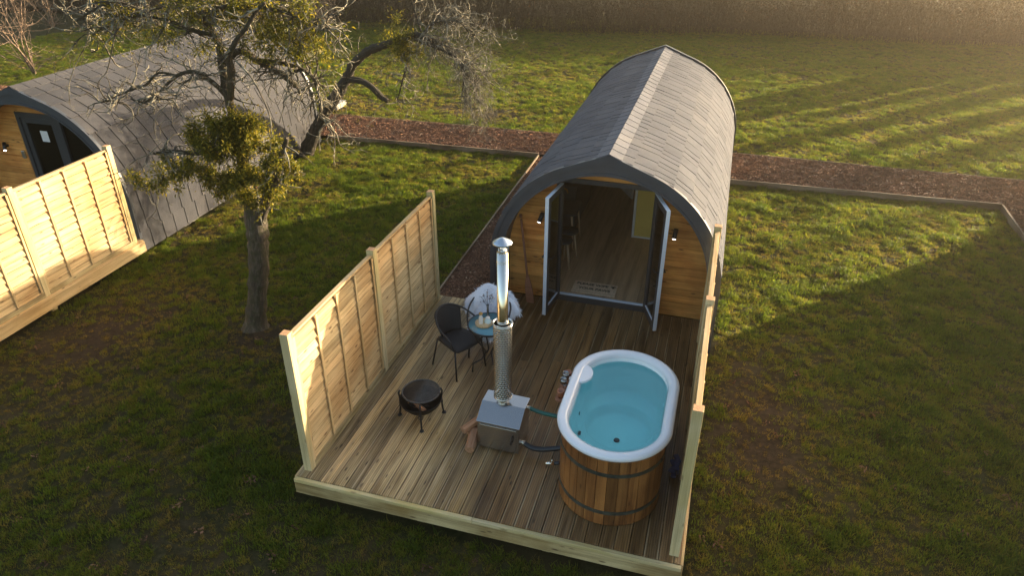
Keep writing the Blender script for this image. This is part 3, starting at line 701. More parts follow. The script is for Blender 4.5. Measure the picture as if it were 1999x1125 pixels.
def stool(loc, label, rz):
    t = empty('stool', label, 'stool', loc, rz, 'stools inside the cabin'); mb = MB(); mb.lathe([(.0, .45), (.15, .45), (.165, .462), (.16, .485), (.0, .49)], n=24); mb.build('seat', 'greydark', t)
    for k in range(4):
        a_ = PI/4+k*PI/2; mb = MB(); mb.cyl((.10*math.cos(a_), .10*math.sin(a_), .45), (.17*math.cos(a_), .17*math.sin(a_), .0), .017, .012, 10); mb.build('leg', 'palewood', t)
stool((1.70, 5.42, .076), 'pale-legged stool nearest the open doors', .2); stool((1.72, 5.80, .076), 'pale-legged stool further inside beside the desk', .5)
mb = MB(); mb.lathe([(0, 0), (.05, 0), (.055, .03), (.03, .12), (.02, .18), (.03, .2)], (1.45, 6.25, .752), 16); vz = mb.build('desk_lamp', 'ceramic'); tag(vz, 'small pale lamp with curved neck on the grey desk', 'lamp')
mb = MB(); mb.tube([(1.45, 6.25, .94), (1.44, 6.23, 1.06), (1.49, 6.2, 1.14), (1.57, 6.17, 1.13), (1.60, 6.16, 1.07)], .014, 8); mb.build('lamp_neck', 'gold', vz)
# door mat
mat = MB(); mat.bb(2.03, 2.72, 4.60, 4.97, .076, .092); mt = mat.build('doormat', 'coir', None, .004); tag(mt, 'brown coir doormat with black writing inside the threshold', 'doormat')
def text(body, size, loc, parent, m, rz=0):
    cu = bpy.data.curves.new('lettering', 'FONT'); cu.body = body; cu.size = size; cu.align_x = 'CENTER'; cu.align_y = 'CENTER'; cu.extrude = .0008; cu.offset = .002
    to = bpy.data.objects.new('tmp', cu); me = bpy.data.meshes.new_from_object(to); bpy.data.objects.remove(to); me.materials.clear(); me.materials.append(MT[m])
    o = bpy.data.objects.new('lettering', me); COL.objects.link(o); o.parent = parent; o.location = loc; o.rotation_euler = (0, 0, rz); return o
text('PLEASE WIPE', .088, (2.325, 4.88, .0932), mt, 'ink'); text('YOUR PAWS', .088, (2.375, 4.745, .0932), mt, 'ink')
mb = MB()
for (dx, dy, r) in ((0, 0, .024), (-.032, .026, .011), (-.011, .040, .011), (.013, .040, .011), (.034, .026, .011)):
    mb.cyl((2.655+dx, 4.87+dy, .0925), (2.655+dx, 4.87+dy, .0938), r, n=14)
mb.build('paw_print', 'ink', mt)

# the closed cabin on the left and the neighbour on the right
def closed_cabin(label, loc, rz):
    t = empty('arched_cabin', label, 'cabin', loc, rz, 'arched cabins')
    R2, Z2, cx = 1.86, .62, 0.0; L = 6.45
    make_roof(t, cx, R2, Z2, 0, L, sm='brownshingle'); arch_trims(t, cx, R2, Z2, 0, L)
    clad(t, half_width(R2-.06, cx, Z2, -1), half_width(R2-.06, cx, Z2, 1), .37, .003, 2.45, [(-.52, 1.20, 0, 2.04)])
    mb = MB(); mb.bb(-.52, -.44, .33, .43, 0, 2.04, 'z'); mb.bb(.32, .44, .331, .429, 0, 2.04, 'z'); mb.bb(1.12, 1.20, .33, .43, 0, 2.04, 'z'); mb.bb(-.44, .32, .332, .428, 1.95, 2.04); mb.bb(.44, 1.12, .332, .428, 1.95, 2.04); mb.bb(-.44, 1.12, .333, .427, 0, .06)
    f = mb.build('door_frame', 'greydark', t, .004)
    mb = MB(); mb.bb(-.555, -.522, .34, .395, 0, 2.05, 'z'); mb.build('wooden_reveal', 'cladding', f)
    mb = MB(); mb.bb(-.43, -.34, .35, .40, .07, 1.94, 'z'); mb.bb(.22, .31, .35, .40, .07, 1.94, 'z'); mb.bb(-.34, .22, .351, .399, .07, .2); mb.bb(-.34, .22, .351, .399, 1.85, 1.94)
    d = mb.build('door', 'greydark', t, .004); mb = MB(); mb.bb(-.34, .22, .37, .38, .2, 1.85); mb.build('glass_pane', 'glass', d)
    mb = MB(); mb.bb(-.10, .06, .362, .367, 1.52, 1.72); mb.build('paper_notice', 'whitetrim', d)
    mb = MB(); mb.tube([(.27, .345, 1.0), (.27, .30, 1.0), (.15, .30, 1.0)], .010, 8); mb.build('handle', 'black', d)
    mb = MB(); mb.bb(.45, 1.11, .37, .38, .061, 1.94); mb.build('window_pane', 'glass', t)
    wall_lamp(t, -.98, .37, 1.36, math.radians(-25)); mb = MB(); mb.bb(-.68, -.61, .335, .369, 1.15, 1.29); mb.build('key_box', 'gal', t, .004)
    mb = MB(); P = profile(R2-.09, cx, Z2, 0, 0); n = len(P); mb.add([(x, y, z) for x, z in P for y in (.40, L-.2)], [(2*i, 2*i+2, 2*i+3, 2*i+1) for i in range(n-1)], None, None, True); mb.build('interior_lining', 'lining', t)
    mb = MB(); mb.bb(-1.7, 1.7, .45, L-.2, -.03, .0); mb.build('interior_floor', 'floorwood', t)
    mb = MB(); mb.add([(x, 2.6, z) for x, z in P], [tuple(range(n))]); mb.build('curtain_wall', 'lining', t)
    return t
c2 = closed_cabin('closed arched cabin with broad grey shingle roof behind the sunlit left fence', (-7.77, 4.37, 0), math.radians(.6))
for i, (px, py) in enumerate(((318, 466), (378, 437), (604, 303), (250, 505))):
    p = atz(px, py, G); mb = MB(); mb.bb(-.22, .22, -.05, .05, 0, .15); o = mb.build('foundation_block', 'concrete', None, .006); o.location = (p.x-.14, p.y+.06, G-.02); o.rotation_euler = (0, 0, PI/2)
    tag(o, ('pale block under the closed cabin nearest its fence' , 'pale block under the middle of the closed cabin beside the tree', 'pale block under the rear of the closed cabin at the leaning tree', 'pale block under the front corner of the closed cabin')[i], 'block', 'foundation blocks')
c3 = copy_tree(cab); c3.location = (SX-.02, SY, 0); tag(c3, 'neighbouring arched cabin beyond the right edge of the plot')

# pale step behind the left cabin
mb = MB(); mb.bb(-7.25, -6.75, 13.3, 13.9, -.19, -.05); o = mb.build('step', 'concrete', None, .01); tag(o, 'pale step behind the rear of the closed cabin', 'step')

# ------------------------------------------------------------------ wood burner with flue
st = empty('wood_burner', 'stainless steel wood burner with tall shiny flue beside the hot tub', 'stove', (1.74, .90, 0), math.radians(-1.5))
def prism_yz(mb, prof, x0, x1, **k):
    n = len(prof); vs = [(x0, y, z) for y, z in prof]+[(x1, y, z) for y, z in prof]
    mb.add(vs, [tuple(range(n)), tuple(range(2*n-1, n-1, -1))]+[(i, n+i, n+(i+1) % n, (i+1) % n) for i in range(n)][::1], **k)
mb = MB(); prism_yz(mb, [(0, .03), (.0, .40), (.2, .53), (.40, .53), (.40, .03)], 0, .495); b_ = mb.build('body', 'steel', st, .006)
mb = MB(); mb.box((.2475, .098, .4735), (.515, .255, .008), Matrix.Rotation(math.atan2(.13, .2), 3, 'X')); mb.bb(-.01, .505, .2, .41, .5315, .539); mb.build('lid', 'steel', st, .002)
mb = MB(); mb.bb(.03, .465, -.012, -.001, .07, .37); d_ = mb.build('fire_door', 'steel', st, .004)
mb = MB(); mb.tube([(.42, -.014, .2), (.42, -.05, .2), (.42, -.05, .28), (.42, -.014, .28)], .007, 8); mb.build('handle', 'black', d_)
for (x, y) in ((.04, .04), (.455, .04), (.04, .36), (.455, .36)):
    mb = MB(); mb.cyl((x, y, 0), (x, y, .03), .015, n=10); mb.build('foot', 'gold', st)
fx, fy = .225, .255
mb = MB(); mb.cyl((fx, fy, .539), (fx, fy, .62), .072, .06, 24); mb.cyl((fx, fy, .62), (fx, fy, 2.46), .058, n=28)
for z in (1.62, 1.64, 2.35, 2.37): mb.lathe([(.058, -.006), (.063, 0), (.058, .006)], (fx, fy, z), 28)
fl = mb.build('flue_pipe', 'chrome', st)
mb = MB(); mb.lathe([(.102, 2.570), (.105, 2.565), (.098, 2.578), (.02, 2.622), (0, 2.626)], (fx, fy, 0), 28)
for k in range(3):
    a_ = k*2*PI/3+.4; mb.tube([(fx+.05*math.cos(a_), fy+.05*math.sin(a_), 2.44), (fx+.06*math.cos(a_), fy+.06*math.sin(a_), 2.52), (fx+.085*math.cos(a_), fy+.085*math.sin(a_), 2.585)], .007, 6)
mb.cyl((fx, fy, 2.46), (fx, fy, 2.50), .045, n=20); mb.build('rain_cap', 'gal', fl)
gR = .104; mb = MB(); mb.cyl((fx, fy, .63), (fx, fy, 1.60), gR, n=40, caps=False); mb.build('heat_guard', 'guard', fl)
mb = MB()
for z in (.63, 1.59, 1.61): mb.lathe([(gR-.003, -.01), (gR+.004, -.01), (gR+.004, .01), (gR-.003, .01), (gR-.003, -.01)], (fx, fy, z), 32)
for k in range(3):
    a_ = k*2*PI/3+.2
    for z in (.64, 1.60): mb.bb(0, 0, 0, 0, 0, 0) if False else mb.tube([(fx+.058*math.cos(a_), fy+.058*math.sin(a_), z), (fx+.115*math.cos(a_), fy+.115*math.sin(a_), z+.02)], .008, 6)
mb.build('guard_bracket', 'chrome', fl)

# hoses
def hose(pts, r, m, label):
    P = [Vector(p) for p in pts]; out = []
    for i in range(len(P)-1):
        p0, p1, p2, p3 = P[max(i-1, 0)], P[i], P[i+1], P[min(i+2, len(P)-1)]
        for k in range(8):
            t_ = k/8; out.append(.5*((2*p1)+(p2-p0)*t_+(2*p0-5*p1+4*p2-p3)*t_*t_+(3*p1-p0-3*p2+p3)*t_**3))
    out.append(P[-1]); mb = MB(); mb.tube(out, r, 14); o = mb.build('hose', m); tag(o, label, 'hose', 'hoses between burner and tub')
    mb = MB()
    for q in (.0, .35):
        a_ = out[0].lerp(out[2], q); b = out[0].lerp(out[2], q+.25); mb.cyl(a_, b, r*1.25, n=14)
    d = (out[0]-out[1]).normalized(); mb.cyl(out[0]+d*.03, out[0]+d*.001, r*.8, n=12); mb.build('hose_clamp', 'chrome', o); return o
hose([(2.262, 1.20, .475), (2.42, 1.19, .445), (2.60, 1.17, .455), (2.80, 1.15, .47)], .024, 'greenhose', 'upper green hose from the burner to the hot tub')
hose([(2.262, .99, .125), (2.40, .96, .10), (2.58, .97, .13), (2.80, 1.0, .20)], .030, 'darkrubber', 'lower thick black hose from the burner to the hot tub')

# ------------------------------------------------------------------ hot tub
TX, TY = 3.305, 1.035
def stad(hw, hl, z, n=64, cx=TX, cy=TY):
    """rounded oblong loop"""
    out = []; s = hl-hw
    for k in range(n):
        a_ = 2*PI*k/n+1e-4; c_, s_ = math.cos(a_), math.sin(a_); out.append((cx+hw*c_, cy+hw*s_+(s if s_ > 0 else -s), z))
    return out
def arc_stad(hw, hl, N):
    """points evenly spaced by length with outward normals"""
    s = hl-hw; per = 2*PI*hw+4*s; out = []
    for i in range(N):
        d = per*i/N
        if d < 2*s: out.append((hw, -s+d, 1, 0)); continue
        d -= 2*s
        if d < PI*hw: a_ = d/hw; out.append((hw*math.cos(a_), s+hw*math.sin(a_), math.cos(a_), math.sin(a_))); continue
        d -= PI*hw
        if d < 2*s: out.append((-hw, s-d, -1, 0)); continue
        d -= 2*s; a_ = PI+d/hw; out.append((hw*math.cos(a_), -s+hw*math.sin(a_), math.cos(a_), math.sin(a_)))
    return out
def loft(mb, loops, close0=False, close1=False):
    n = len(loops[0]); vs = [p for l in loops for p in l]
    fs = [(i*n+k, i*n+(k+1) % n, (i+1)*n+(k+1) % n, (i+1)*n+k) for i in range(len(loops)-1) for k in range(n)]
    if close0: fs.append(tuple(range(n-1, -1, -1)))
    if close1: fs.append(tuple((len(loops)-1)*n+k for k in range(n)))
    mb.add(vs, fs, None, None, True)
tub = empty('hot_tub', 'oval wooden hot tub with white rim and turquoise water', 'hot tub', (0, 0, 0))
mb = MB(); NS = 44; hw, hl = .535, .875; per = 2*PI*hw+4*(hl-hw)
for (x, y, nx_, ny_) in arc_stad(hw, hl, NS):
    R = Matrix.Rotation(math.atan2(ny_, nx_)-PI/2, 3, 'Z'); mb.box((TX+x-nx_*.012, TY+y-ny_*.012, .475), (per/NS*.965, .030, .92), R, 'z', min(1, max(0, random.gauss(.5, .3))))
mb.build('staves', 'stave', tub, .005)
for z in (.19, .70):
    mb = MB(); loft(mb, [stad(hw+.004, hl+.004, z-.022), stad(hw+.010, hl+.010, z-.022), stad(hw+.010, hl+.010, z+.022), stad(hw+.004, hl+.004, z+.022)]); o = mb.build('hoop', 'hoop', tub); smooth_flat(o)
mb = MB(); rz = .95
L = [(.0, -.035), (.030, -.035), (.044, -.012), (.044, .010), (.030, .026), (.005, .034), (-.030, .034), (-.058, .024), (-.072, .0), (-.078, -.05)]
loft(mb, [stad(.545+a_, .885+a_, rz+b) for a_, b in L]); rim = mb.build('rim', 'white', tub)
mb = MB(); c = Vector((TX-.485, TY+.33, rz+.026)); nn = 20
vs = [(c.x+.135*math.cos(a_)*.95, c.y+.165*math.sin(a_), z) for z in (c.z-.03, c.z, ) for a_ in [-PI/2+PI*k/nn for k in range(nn+1)]]; m_ = nn+1
mb.add(vs, [tuple(range(m_, 2*m_))]+[(k, k+1, m_+k+1, m_+k) for k in range(nn)]+[(0, m_, 2*m_-1, m_-1)]); mb.build('cup_ledge', 'white', rim, .008)
mb = MB(); wz = .36
def well(r, z, n=64, cy=TY+.17): return [(TX+r*math.cos(2*PI*k/n+1e-4), cy+r*math.sin(2*PI*k/n+1e-4), z) for k in range(n)]
loft(mb, [stad(.468, .808, .93), stad(.455, .795, .70), stad(.430, .765, .52), stad(.405, .735, .485), well(.395, .47), well(.375, .45), well(.355, .37), well(.32, .345), well(.02, .34)], False, True)
sh = mb.build('liner', 'shell', tub)
mb = MB(); mb.lathe([(0, .012), (.03, .012), (.034, 0)], (TX-.0, TY+.05, .345), 16); mb.build('drain', 'black', tub)
for (x, y, z) in ((TX-.448, TY+.08, .60), (TX-.39, TY-.12, .50)):
    mb = MB(); mb.lathe([(.022, -.012), (.022, .012), (0, .014)], (0, 0, 0), 14); o = mb.build('jet', 'black', tub); o.location = (x, y, z); o.rotation_euler = (0, PI/2, 0)
mb = MB(); loft(mb, [well(.02, .343), well(.318, .348), well(.352, .373), well(.372, .453), well(.392, .473), stad(.403, .733, .488), stad(.427, .762, .523), stad(.452, .792, .70), stad(.462, .802, .885)], True, False); mb.mi = [1]*len(mb.mi)
b_ = len(mb.v)-64; mb.f.append(tuple(range(b_, b_+64))); mb.r.append(.5); mb.sm.append(False); mb.mi.append(0); mb.build('water', ['water', 'waterside'], tub)
mb = MB(); p0 = Vector((TX-.53, TY-.46, .33)); mb.cyl(p0+Vector((.03, .02, 0)), p0+Vector((-.05, -.02, 0)), .02, n=14); mb.build('drain_valve', 'darkrubber', tub)
mb = MB(); mb.cyl(p0+Vector((-.05, -.02, 0)), p0+Vector((-.14, -.05, .005)), .017, n=14); mb.cyl(p0+Vector((-.075, -.03, .01)), p0+Vector((-.075, -.03, .055)), .007, n=8); mb.build('tap_spout', 'chrome', tub)
mb = MB(); mb.lathe([(0, 0), (.03, 0), (.03, .03), (0, .03)], (0, 0, 0), 16); o = mb.build('plug', 'darkrubber', tub); o.location = (TX+.49, TY-.50, .70); o.rotation_euler = (PI/2, 0, math.radians(35))
# drinks shelf hung on the rim
t = empty('drinks_shelf', 'curved wooden drinks shelf hooked on the left of the tub rim', 'shelf', (2.655, 1.25, .80))
mb = MB(); nn = 12; pts = [(-.055*math.cos(a_), .20+.055*math.sin(a_)) for a_ in [PI*k/nn-PI/2+PI/2 for k in range(nn+1)]]
pts = [(.055*math.cos(PI*k/nn), .20+.055*math.sin(PI*k/nn)) for k in range(nn+1)]+[(-.055*math.cos(PI*k/nn), -.20-.055*math.sin(PI*k/nn)) for k in range(nn+1)]
n = len(pts); mb.add([(x, y, z) for z in (0, .018) for x, y in pts], [tuple(range(n-1, -1, -1)), tuple(range(n, 2*n))]+[(k, (k+1) % n, n+(k+1) % n, n+k) for k in range(n)], grain if False else None)
mb.build('board', 'paddle', t, .004)
mb = MB(); mb.bb(.05, .10, -.03, .03, .0, .16); mb.build('hook', 'steel', t, .002)
def lathe_thing(name, prof, loc, m, label, cat, group=None, n=24):
    mb = MB(); mb.lathe(prof, (0, 0, 0), n); o = mb.build(name, m); o.location = loc; return tag(o, label, cat, group)
for k, (dy, lb) in enumerate(((-.175, 'terracotta cup at the near end of the drinks shelf'), (.175, 'terracotta cup at the far end of the drinks shelf'))):
    lathe_thing('cup', [(0, .004), (.034, .0), (.040, .07), (.042, .09), (.037, .09), (.034, .01), (0, .008)], (2.655, 1.25+dy, .8185), 'copper', lb, 'cup', 'cups on the drinks shelf')
for k, (dy, lb) in enumerate(((-.06, 'clear wine glass nearer the camera on the drinks shelf'), (.055, 'clear wine glass further back on the drinks shelf'))):
    lathe_thing('wine_glass', [(.034, 0), (.033, .003), (.005, .006), (.004, .07), (.02, .085), (.038, .12), (.036, .165), (.034, .165), (.036, .12), (.018, .089), (0, .086)], (2.655, 1.25+dy, .8185), 'clear', lb, 'wine glass', 'wine glasses on the drinks shelf')
mb = MB()
for k in range(9): mb.box((3.965+random.uniform(-.02, .02), 1.12+random.uniform(-.08, .08), .02+.02*k), (.06, .12, .03), Matrix.Rotation(random.uniform(-.6, .6), 3, 'Z'))
o = mb.build('cover_strap', 'bluecloth', None, .012); tag(o, 'folded blue cover strap between the hot tub and the right fence', 'strap')

# ------------------------------------------------------------------ fire pit
fp = empty('fire_pit', 'round black iron fire pit with grill on three legs', 'fire pit', (.905, 1.225, 0), 0); fp.scale = (.96, .96, .96)
mb = MB(); mb.lathe([(0, .13), (.10, .135), (.19, .17), (.245, .235), (.262, .285), (.272, .287), (.270, .295), (.255, .292), (.236, .24), (.18, .185), (.09, .15), (0, .147)], n=40); mb.build('bowl', 'rust', fp)
gl_ = MB(); gc_ = Vector((.0, .03, .385)); R = .235
gl_.tube([(gc_.x+R*math.cos(2*PI*k/36), gc_.y+R*math.sin(2*PI*k/36), gc_.z) for k in range(37)], .011, 8)
for k in range(-14, 15):
    x = k*.0155; h = math.sqrt(max(0, R*R-x*x)); gl_.tube([(gc_.x-h, gc_.y+x, gc_.z), (gc_.x+h, gc_.y+x, gc_.z)], .0046, 4)
gl_.add([(gc_.x+(R-.01)*math.cos(a_), gc_.y+(R-.01)*math.sin(a_), gc_.z-.006) for a_ in [PI+PI*k/20 for k in range(21)]], [tuple(range(21))])
gl_.build('grill', 'grillbar', fp)
for k, a_ in enumerate((math.radians(-68), math.radians(33), math.radians(190))):
    c_, s_ = math.cos(a_), math.sin(a_); mb = MB()
    mb.tube([(.262*c_, .262*s_, .40), (.278*c_, .278*s_, .36), (.266*c_, .266*s_, .26), (.270*c_, .270*s_, .12), (.286*c_, .286*s_, .012)], .012, 8)
    mb.lathe([(0, 0), (.030, 0), (.026, .016), (.012, .022)], (.288*c_, .288*s_, 0), 14)
    q = Vector((.272*c_, .272*s_, .2)); mb.tube([(q.x+.028*math.cos(w_)*-s_, q.y+.028*math.cos(w_)*c_, q.z+.032*math.sin(w_)) for w_ in [2*PI*j/12 for j in range(13)]], .005, 6); mb.build('leg', 'black', fp)
for k in range(5):
    a_ = random.random()*PI; mb = MB(); c_ = Vector((.905+random.uniform(-.07, .07), 1.20+random.uniform(-.09, .06), .185+k*.020)); d = Vector((math.cos(a_), math.sin(a_), random.uniform(-.15, .15)))
    mb.tube([c_-d*.11, c_, c_+d*.11], [.024, .028, .022], 7, smooth=False); o = mb.build('charred_log', 'log' if k % 2 else 'dirtwood'); tag(o, 'charred log piece lying in the fire pit bowl under the grill', 'log', 'charred logs in the fire pit')

# firewood beside the stove
def firewood(c, d, L, label, rx=.055):
    d = Vector(d).normalized(); u = d.orthogonal().normalized(); w_ = d.cross(u); mb = MB(); prof = [(1, 0), (.6, .8), (-.3, .9), (-.9, .3), (-.7, -.7), (.3, -.8)]
    vs, gc = [], []
    for s in (-.5, -.2, .15, .5):
        for (a_, b) in prof:
            k = rx*random.uniform(.85, 1.12); vs.append(Vector(c)+d*(s*L)+u*a_*k+w_*b*k); gc.append((s*L, a_*k, b*k))
    fs = [(i*6+k, i*6+(k+1) % 6, (i+1)*6+(k+1) % 6, (i+1)*6+k) for i in range(3) for k in range(6)]+[(5, 4, 3, 2, 1, 0), tuple(18+k for k in range(6))]
    mb.add(vs, fs, gc); o = mb.build('firewood_log', 'log', None, .004); return tag(o, label, 'log', 'split logs beside the burner')
firewood((1.655, .94, .055), (-.15, 1, .0), .34, 'split log lying lengthwise against the burner', .058)
firewood((1.585, 1.13, .125), (.55, .8, .18), .27, 'split log resting crosswise on top of the others', .055)
firewood((1.60, 1.20, .05), (.3, 1, .0), .28, 'dark split log at the back of the small stack', .05)

# ------------------------------------------------------------------ bistro set
def bistro_chair(loc, rz, label):
    t = empty('bistro_chair', label, 'chair', loc, rz, 'black bistro chairs')      # faces +x
    mb = MB(); nx_ = 14; hs = lambda x: .225-.03*max(0, -x/.2)
    vs, fs = [], []
    for i in range(nx_+1):
        x = -.21+.44*i/nx_
        for k in range(9):
            y = (k/8*2-1)*hs(x); r = .9 if i in (0, nx_) else 1
            vs.append((x, y*r, .435-.02*math.cos(y*5)-(.018 if i == nx_ else 0)+.006*abs(k-4)/4))
    fs = [(i*9+k, i*9+k+1, (i+1)*9+k+1, (i+1)*9+k) for i in range(nx_) for k in range(8)]
    mb.add(vs, fs, None, None, True); o = mb.build('seat', 'seatblack', t); s_ = o.modifiers.new('s', 'SOLIDIFY'); s_.thickness = .022
    mb = MB(); vs, fs = [], []
    for i in range(9):
        f = i/8
        for k in range(13):
            a_ = math.radians(-62+124*k/12); r = .225+.035*f; vs.append((-.03-r*math.cos(a_)*(.85+.05*f)-.06*f, r*math.sin(a_)*(.80+.12*f), .43+f*.385-.035*abs(k-6)/6*f*1.6))
    fs = [(i*13+k, i*13+k+1, (i+1)*13+k+1, (i+1)*13+k) for i in range(8) for k in range(12)]
    mb.add(vs, fs, None, None, True); o = mb.build('backrest', 'seatblack', t); s_ = o.modifiers.new('s', 'SOLIDIFY'); s_.thickness = .010
    mb = MB(); hoop = [(.205, -.232, .44), (.20, -.262, .52), (.17, -.275, .60), (.08, -.285, .655), (-.05, -.275, .70), (-.18, -.215, .765), (-.27, -.11, .815), (-.295, 0, .83)]
    pts = [Vector(p) for p in hoop]+[Vector((p[0], -p[1], p[2])) for p in hoop[-2::-1]]
    sm = []
    for i in range(len(pts)-1):
        p0, p1, p2, p3 = pts[max(i-1, 0)], pts[i], pts[i+1], pts[min(i+2, len(pts)-1)]
        for k in range(4): q = k/4; sm.append(.5*((2*p1)+(p2-p0)*q+(2*p0-5*p1+4*p2-p3)*q*q+(3*p1-p0-3*p2+p3)*q**3))
    sm.append(pts[-1]); mb.tube(sm, .0125, 8)
    mb.tube([(-.2, -.19, .425), (.205, -.225, .425), (.215, .225, .425), (-.2, .19, .425), (-.2, -.19, .425)], .010, 8); mb.build('frame', 'black', t)
    for (x, y, fx_, fy_) in ((.20, -.225, .25, -.255), (.20, .225, .25, .255), (-.20, -.19, -.27, -.245), (-.20, .19, -.27, .245)):
        mb = MB(); mb.tube([(x, y, .43), ((x+fx_)/2, (y+fy_)/2, .22), (fx_, fy_, 0)], .0115, 8); mb.build('leg', 'black', t)
    return t
bistro_chair((.985, 2.35, 0), math.radians(-30), 'black woven bistro chair nearest the fire pit, empty')
bistro_chair((1.27, 2.84, 0), math.radians(-84), 'black bistro chair covered by the white fleece behind the table')
tb = empty('bistro_table', 'small round glass bistro table with black metal frame', 'table', (1.40, 2.42, 0), .3)
mb = MB(); mb.lathe([(0, .697), (.272, .697), (.272, .703), (0, .703)], n=48); mb.build('table_top', 'tabletop', tb)
mb = MB(); mb.lathe([(.273, .685), (.288, .685), (.290, .697), (.284, .708), (.273, .706), (.273, .685)], n=48); mb.build('rim', 'black', tb)
for k in range(4):
    a_ = k*PI/2+.35; c_, s_ = math.cos(a_), math.sin(a_); mb = MB(); mb.tube([(.25*c_, .25*s_, .69), (.18*c_, .18*s_, .5), (.05*c_, .05*s_, .28), (.12*c_, .12*s_, .17), (.24*c_, .24*s_, .13), (.25*c_, .25*s_, 0)], .010, 8); mb.build('leg', 'black', tb)
# fleece over the rear chair: strands on a draped sheet
def fleece():
    ch = Matrix.Translation((1.27, 2.84, 0)) @ Matrix.Rotation(math.radians(-84), 4, 'Z')
    def S(u, v):        # u 0..1 from the hanging back over the top to the seat front, v -1..1 across
        sp = [(-.345, .44), (-.345, .60), (-.335, .80), (-.29, .862), (-.22, .79), (-.17, .62), (-.12, .475), (.02, .462), (.18, .462), (.25, .44), (.27, .36)]
        f = u*(len(sp)-1); i = min(int(f), len(sp)-2); f -= i; x = sp[i][0]*(1-f)+sp[i+1][0]*f; z = sp[i][1]*(1-f)+sp[i+1][1]*f
        wd = (.235+.02*math.sin(u*9)+.085*max(0, 1-abs(u-.36)*3.4))*(1 if u > .55 else .98+.16*math.sin(u*5)); wd *= 1+.10*math.sin(u*31+v*3)+.07*math.sin(u*57+2*v); y = v*wd
        curve = max(0, 1-abs(u-.35)*2.3); x += .21*curve*v*v; z -= (.13*v*v*curve+(.10*v**4 if u < .5 else .05*v**4))
        z += .018*math.sin(v*7+u*11)*(1 if u < .6 else .4); x += .02*math.sin(v*9+1)*curve; return Vector((x, y, z))
    nu, nv = 44, 26; V = []; Fc = []
    for i in range(nu+1):
        for k in range(nv+1): V.append(ch @ S(i/nu, (k/nv*2-1)))
    Fc = [(i*(nv+1)+k, i*(nv+1)+k+1, (i+1)*(nv+1)+k+1, (i+1)*(nv+1)+k) for i in range(nu) for k in range(nv)]
    mb = MB(); mb.add(V, Fc, None, None, True); base = mb.build('fleece_throw', 'fleece'); so = base.modifiers.new('s', 'SOLIDIFY'); so.thickness = .02
    tag(base, 'shaggy white fleece draped over the rear bistro chair', 'throw')
    vs, fs = [], []
    for q in range(9000):
        u, v = random.random(), random.uniform(-1, 1); e = .01; p = S(u, v); du = S(min(1, u+e), v)-S(max(0, u-e), v); dv = S(u, min(1, v+e))-S(u, max(-1, v-e)); n_ = dv.cross(du)
        n_ = (n_ if n_.z+abs(n_.x)*0 > 0 or u < .2 else -n_); n_ = n_.normalized() if n_.length > 0 else Vector((0, 0, 1))
        if u < .28: n_ = Vector((-abs(n_.x), n_.y, n_.z))
        elif n_.z < 0: n_ = -n_
        if u >= .28 and n_.x < 0 and u > .33: pass
        d = (n_*1.0+Vector((random.gauss(0, .5), random.gauss(0, .5), -.95+random.gauss(0, .3)))).normalized(); L = random.uniform(.03, .085)
        sd2 = d.cross(Vector((random.random()-.5, random.random()-.5, random.random()-.5))).normalized()*.006; k = len(vs)
        vs += [ch @ (p-sd2), ch @ (p+sd2), ch @ (p+d*L*.6+sd2*.8+Vector((0, 0, -.004))), ch @ (p+d*L+Vector((0, 0, -.012)))]; fs += [(k, k+1, k+2), (k, k+2, k+3)]
    npmesh('fur', np.array(vs), np.array(fs), 'fleece', np.random.rand(len(fs)), base)
fleece()
# things on the table
mb = MB(); mb.lathe([(0, .0), (.088, .0), (.100, .012), (.108, .035), (.104, .038), (.094, .014), (0, .008)], n=32)
for z in (.012, .022, .032): mb.lathe([(.103+z*.18, z-.004), (.109+z*.18, z), (.103+z*.18, z+.004)], n=32)
o = mb.build('basket', 'wicker'); o.location = (1.335, 2.385, .704); tag(o, 'shallow round straw basket on the glass table', 'basket')
b = MB(); b.lathe([(0, 0), (.026, 0), (.028, .02), (.028, .11), (.024, .125), (.014, .14), (.013, .155)], n=20); o = b.build('bottle', 'ceramic'); o.location = (1.305, 2.355, .713); tag(o, 'white bottle with gold cap standing in the straw basket', 'bottle')
b = MB(); b.lathe([(.017, .155), (.026, .162), (.026, .178), (.012, .190), (0, .2)], n=16); b.build('cap', 'gold', o)
b = MB(); b.lathe([(0, 0), (.035, .0), (.046, .025), (.046, .05), (.032, .075), (.028, .09)], n=20); o = b.build('jar', 'paleblue'); o.location = (1.385, 2.40, .713); tag(o, 'pale blue round jar in the straw basket', 'jar')
b = MB(); b.lathe([(.026, .088), (.030, .093), (.028, .105), (0, .108)], n=16); b.build('lid', 'ceramic', o)
vt = MB(); vt.lathe([(0, 0), (.03, 0), (.028, .02), (.016, .06), (.014, .17), (.02, .2), (.018, .2), (.012, .17), (.014, .06), (0, .012)], n=16); o = vt.build('vase', 'clear'); o.location = (1.335, 2.555, .704); tag(o, 'slim clear glass vase of dried stems on the table', 'vase')
sp_ = MB(); fl_ = MB()
for k in range(9):
    a_ = random.random()*2*PI; r = random.uniform(.03, .11); h = random.uniform(.27, .38); e = Vector((r*math.cos(a_), r*math.sin(a_), h)); sp_.tube([(0, 0, .02), (e.x*.2, e.y*.2, .2), e], .0018, 4)
    for q in range(4):
        p = e+Vector((random.gauss(0, .016), random.gauss(0, .016), random.gauss(0, .012))); fl_.lathe([(0, -.008), (.008, 0), (0, .008)], p, 6)
x_ = bpy.data.objects.new('dried_flowers', None); COL.objects.link(x_); x_.parent = o; sp_.build('stems', 'hedgestem', x_); fl_.build('blooms', 'petal', x_)
